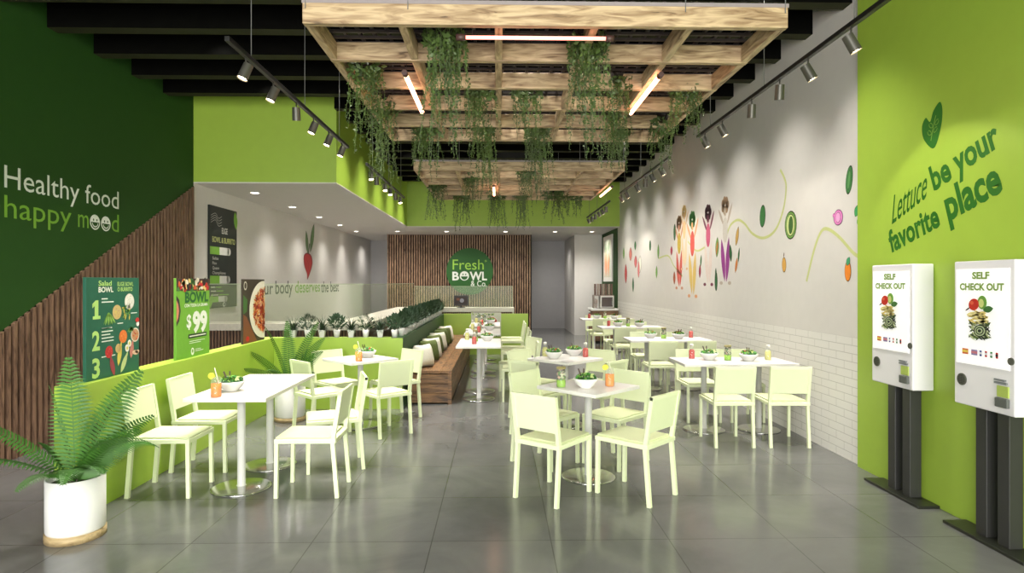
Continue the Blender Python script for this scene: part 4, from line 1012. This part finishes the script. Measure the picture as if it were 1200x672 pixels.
def vine_mesh(seed, n_str=15, L0=0.5, dense=140):
    b = NB(); rn = random.Random(seed)
    def lf(c, s):
        u = Vector((rn.uniform(-1, 1), rn.uniform(-1, 1), rn.uniform(-1, 0.4))).normalized()*s; v = u.cross(Vector((rn.uniform(-1, 1), rn.uniform(-1, 1), rn.uniform(-1, 1)))).normalized()*s*0.55
        b.faces.new([b.verts.new(c-u), b.verts.new(c-u*0.1+v), b.verts.new(c+u), b.verts.new(c-u*0.1-v)])
    for i in range(dense):
        a, r = rn.random()*6.28, 0.15*math.sqrt(rn.random())
        lf(Vector((r*math.cos(a), r*math.sin(a), rn.uniform(-0.16, 0.04)*(1-r/0.25))), rn.uniform(0.016, 0.030))
    for i in range(n_str):
        a, r = rn.random()*6.28, 0.14*math.sqrt(rn.random()); p = Vector((r*math.cos(a), r*math.sin(a), 0)); l = L0*rn.uniform(0.45, 1.1)*(1.15-r*2.2)
        k = int(l/0.017); d = Vector((rn.uniform(-0.18, 0.18), rn.uniform(-0.18, 0.18), -1)).normalized(); q = p.copy()
        for j in range(k):
            q2 = q+d*0.017+Vector((rn.uniform(-1, 1), rn.uniform(-1, 1), 0))*0.003
            hexa(b, q, q2, 0.0022, 0.0022); q = q2
            lf(q+Vector((rn.uniform(-1, 1), rn.uniform(-1, 1), 0))*0.012, rn.uniform(0.012, 0.020)*(1-0.35*j/k))
    bmesh.ops.recalc_face_normals(b, faces=b.faces[:])
    me = bpy.data.meshes.new('vine'); b.to_mesh(me); b.free(); me.materials.append(M_VINE); return me
VM = [vine_mesh(s, n, l, d) for s, n, l, d in ((1, 42, 0.66, 240), (2, 32, 0.52, 200), (3, 28, 0.64, 170), (4, 22, 0.42, 150))]
bk = NB(); lathe(bk, [(0, -0.02), (0.05, -0.02), (0.075, 0.06), (0.07, 0.06), (0.045, -0.01), (0, -0.01)], 16); bme = bpy.data.meshes.new('basket'); bmesh.ops.recalc_face_normals(bk, faces=bk.faces[:]); bk.to_mesh(bme); bk.free(); bme.materials.append(M_SOIL)
def vine_plant(x, y, z, k, rz, s, label):
    t = thing('hanging_vine_plant', label, 'plant', (x, y, z), rz, 'vines hanging from the pergolas'); t.scale = (s[0], s[0], s[1])
    for n_, me in (('basket', bme), ('foliage', VM[k])):
        o = bpy.data.objects.new(n_, me); COL.objects.link(o); o.parent = t
VP = [(-0.36, 4.16, 0, 1.0, 1.25, 'dense trailing vine just inside first pergola front beam, beside the pink tube'),
      (-1.02, 4.75, 1, 0.95, 1.15, 'trailing vine at the outer front corner of first pergola, over the partition side'),
      (-1.05, 5.75, 2, 1.0, 1.2, 'long trailing vine at the outer rear edge of first pergola, partition side'),
      (-0.15, 5.25, 1, 1.0, 1.1, 'trailing vine in the centre of first pergola behind the dense vine'),
      (0.25, 5.3, 3, 1.0, 1.1, 'short trailing vine in the centre of first pergola'),
      (0.62, 4.25, 0, 1.0, 1.2, 'dense trailing vine at the wall end of the pink tube lamp'),
      (0.98, 5.1, 3, 0.9, 1.0, 'short vine beside the bright tube lamp toward the white wall'),
      (1.15, 5.95, 2, 0.9, 0.9, 'thin vine behind the bright tube lamp toward the white wall'),
      (1.6, 5.2, 1, 1.0, 0.9, 'trailing vine at the wall-side edge of first pergola'),
      (1.7, 6.35, 3, 1.0, 1.2, 'short vine at the rear wall-side corner of first pergola'),
      (-0.76, 6.5, 1, 1.1, 1.1, 'trailing vine at the rear beam of first pergola, partition side'),
      (-0.15, 6.45, 2, 1.0, 1.3, 'long vine at the rear beam of first pergola, above the round sign'),
      (0.42, 6.55, 0, 1.0, 1.2, 'dense vine at the rear beam of first pergola, in line with the far doorway'),
      (1.3, 6.6, 3, 0.8, 1.1, 'thin short vine at the rear beam of first pergola near the white wall'),
      (-1.05, 10.4, 2, 1.2, 1.0, 'dark vine hanging off the outer edge of second pergola'),
      (-0.68, 11.5, 1, 1.2, 1.25, 'dark vine at the rear of second pergola, partition side'),
      (-0.42, 9.5, 1, 0.9, 1.1, 'vine near the front beam of second pergola'),
      (-0.02, 11.6, 2, 1.2, 1.05, 'dark vine behind the middle tube of second pergola'),
      (0.42, 11.55, 2, 1.1, 1.05, 'dark vine at rear of second pergola, in line with the slatted wall end'),
      (0.4, 9.0, 3, 1.0, 1.6, 'vine draped over the front beam of second pergola'),
      (1.05, 11.3, 1, 1.7, 1.05, 'wide vine at rear of second pergola beside the wall-side tube'),
      (1.45, 11.6, 3, 1.2, 1.0, 'small vine at the rear wall-side corner of second pergola')]
for i, (x, y, k, s1, s2, lb) in enumerate(VP): vine_plant(x, y, 3.27, k, i*0.9, (s1, s2), lb)

# ------------------------------------------------------------------ track lights
LIGHTS = []
FILLW = 21
def track(x, y0, y1, heads, aim, label, pw, lit=None, ceil=4.09):
    t = thing('track_light', label, 'track light', (0, 0, 0), group='track lights')
    z = 3.19
    b = NB(); bx(b, x-0.017, x+0.017, y0, y1, z, z+0.032, bev=0.003); obj('rail', b, M_METAL, t)
    for yy in (y0+0.4, (y0+y1)/2, y1-0.4):
        b = NB(); cyl(b, (x, yy, z+0.03), (x, yy, 4.42), 0.003, n=6); obj('suspension_cable', b, C_(110, 110, 108), t)
    for i, y in enumerate(heads):
        d = Vector((aim[0], aim[1], -1)).normalized() if not callable(aim) else aim(i)
        on = lit is None or i in lit
        if not on: d = Vector((d.x*0.1, 0.25, -1)).normalized()
        c = Vector((x, y, z-0.10)); a = c-d*0.055; e = c+d*0.06
        b = NB(); cyl(b, a, e, 0.034, 0.036, n=18, cap=False); cyl(b, a, a+d*0.004, 0.034, n=18); cyl(b, (x, y, z+0.002), c-d*0.02, 0.006, n=8); s_ = obj('spotlight_head', b, M_HEAD, t)
        b = NB(); cyl(b, e-d*0.012, e-d*0.008, 0.031, n=18); obj('bulb', b, M_BULB if on else C_(120, 118, 110), s_)
        if on: LIGHTS.append((tuple(e+d*0.004), tuple(d), pw[i] if isinstance(pw, tuple) else pw))
track(2.2, 3.35, 6.73, (3.78, 4.31, 4.76, 5.29, 5.98, 6.49), (0.5, -0.12), 'black track of spotlights near white wall, first from the entrance', (8, 30, 0, 0, 8, 8), (0, 1, 4, 5))
track(2.2, 7.83, 11.06, (8.21, 8.71, 9.15, 9.67, 10.45, 10.93), (0.5, -0.12), 'black track of spotlights near white wall, second from the entrance', (8, 8, 0, 24, 28, 8), (0, 1, 3, 4, 5))
track(2.2, 12.1, 15.2, (12.5, 12.95, 13.4, 13.9, 14.4, 14.9), (0.5, -0.1), 'black track of spotlights near white wall, third and farthest', (8, 28, 28, 0, 8, 30), (1, 2, 5))
track(-1.785, 4.08, 7.34, (4.38, 4.91, 5.47, 5.97, 6.5, 7.04), (-0.35, -0.2), 'black track of spotlights over the fern-side tables', 30, (0, 1, 3, 4, 5))
track(-1.785, 8.37, 11.7, (8.65, 9.05, 9.71, 10.16, 10.7, 11.2), (0.15, -0.3), 'black track of spotlights beside the lime bulkhead over the bench', 30, (0, 2, 3, 5))

# recessed downlights in the low ceiling
for i, (x, y, nm) in enumerate(((-3.9, 9.93, 'first in the alcove row'), (-3.92, 11.79, 'second in the alcove row'), (-3.94, 13.6, 'third in the alcove row'), (-3.97, 15.5, 'fourth in the alcove row'), (-4.0, 17.37, 'last in the alcove row'), (-2.84, 17.37, 'beside the slatted wall edge'), (-1.46, 17.37, 'in front of the slatted wall'), (0.2, 17.37, 'past the round sign'), (1.6, 17.37, 'before the grey doorway'), (2.65, 17.37, 'above the framed carrot poster'))):
    t = thing('recessed_downlight', 'round white recessed ceiling downlight, '+nm, 'downlight', (x, y, 3.035), 0, 'recessed downlights')
    b = NB(); lathe(b, [(0.085, 0.0), (0.085, -0.006), (0.065, -0.008), (0.062, 0.0)], 24); obj('trim_ring', b, M_EDGE, t)
    b = NB(); lathe(b, [(0.062, -0.003), (0, -0.003)], 24); obj('diffuser', b, M_DOWN, t)
    LIGHTS.append(((x, y, 3.02), (0.35 if i < 5 else 0, 0, -1), -95 if i < 5 else -130))

for x in (-3.85, 1.6): LIGHTS.append(((x, 19.9, 3.02), (0, 0, -1), -60))  # two unseen fill lights added to brighten the far recesses
for p, d, pw in LIGHTS:
    l = bpy.data.lights.new('spot_lamp', 'SPOT'); l.energy = abs(pw); l.color = (1, 0.93, 0.82) if pw > 0 else (1, 0.96, 0.9)
    l.spot_size = R(88 if pw > 0 else 140); l.spot_blend = 0.25 if pw > 0 else 1.0; l.shadow_soft_size = 0.03
    o = bpy.data.objects.new('spot_lamp', l); COL.objects.link(o); o.location = p
    o.rotation_euler = Vector(d).to_track_quat('-Z', 'Y').to_euler()

# added fill lights over the entrance, unseen behind the camera
for i, (x, y) in enumerate(((-2.6, -1.8), (0, -1.8), (2.2, -1.8), (-2.6, 0.6), (0, 0.6), (2.2, 0.6))):
    l = bpy.data.lights.new('entrance_fill', 'AREA'); l.shape = 'DISK'; l.size = 0.5; l.energy = 35; l.spread = R(120); l.color = (1, 0.97, 0.92)
    o = bpy.data.objects.new('entrance_fill', l); COL.objects.link(o); o.location = (x, y, 4.0)

# fill lights added out of sight between the beams to brighten the room
for j in range(8):
    y = 5.40+0.69*(2*j-1)+0.42
    for x in ((-3.0, -1.7, 0.3, 2.3) if y < 8.8 else (-1.75, 0.3, 2.3)):
        if y > 15.6: continue
        l = bpy.data.lights.new('ceiling_fill', 'AREA'); l.shape = 'DISK'; l.size = 0.8 if x == 0.3 else 0.3; l.spread = R(80); l.energy = FILLW; l.color = (1, 0.96, 0.9)
        o = bpy.data.objects.new('ceiling_fill', l); COL.objects.link(o); o.location = (x, y, 4.36)

# ------------------------------------------------------------------ daylight through the shopfront
w = bpy.data.worlds.new('World'); SC.world = w; w.use_nodes = True
bgn = w.node_tree.nodes['Background']; bgn.inputs[0].default_value = (1, 0.985, 0.96, 1); bgn.inputs[1].default_value = 12.0
l = bpy.data.lights.new('window_portal', 'AREA'); l.shape = 'RECTANGLE'; l.size = 6.9; l.size_y = 3.6; l.cycles.is_portal = True
o = bpy.data.objects.new('window_portal', l); COL.objects.link(o); o.location = (-0.62, YF-0.02, 1.86); o.rotation_euler = (R(90), 0, 0)
o.rotation_euler = Vector((0, 1, 0)).to_track_quat('-Z', 'Y').to_euler()

# ------------------------------------------------------------------ camera
cam = bpy.data.cameras.new('camera'); co = bpy.data.objects.new('camera', cam); COL.objects.link(co); SC.camera = co
co.location = (0, 0, 1.6); co.rotation_euler = (R(90), 0, -math.atan(16/720)); cam.sensor_width = 36; cam.lens = 21.6; cam.shift_y = -5/1200
cam.clip_start = 0.05
SC.view_settings.view_transform = 'Standard'; SC.view_settings.look = 'None'; SC.view_settings.gamma = 1; SC.view_settings.exposure = 0.13
SC.view_settings.use_curve_mapping = False
SC.cycles.max_bounces = 8; SC.cycles.transparent_max_bounces = 12; SC.cycles.sample_clamp_indirect = 4; SC.cycles.use_denoising = True
SC.cycles.caustics_reflective = False; SC.cycles.caustics_refractive = False
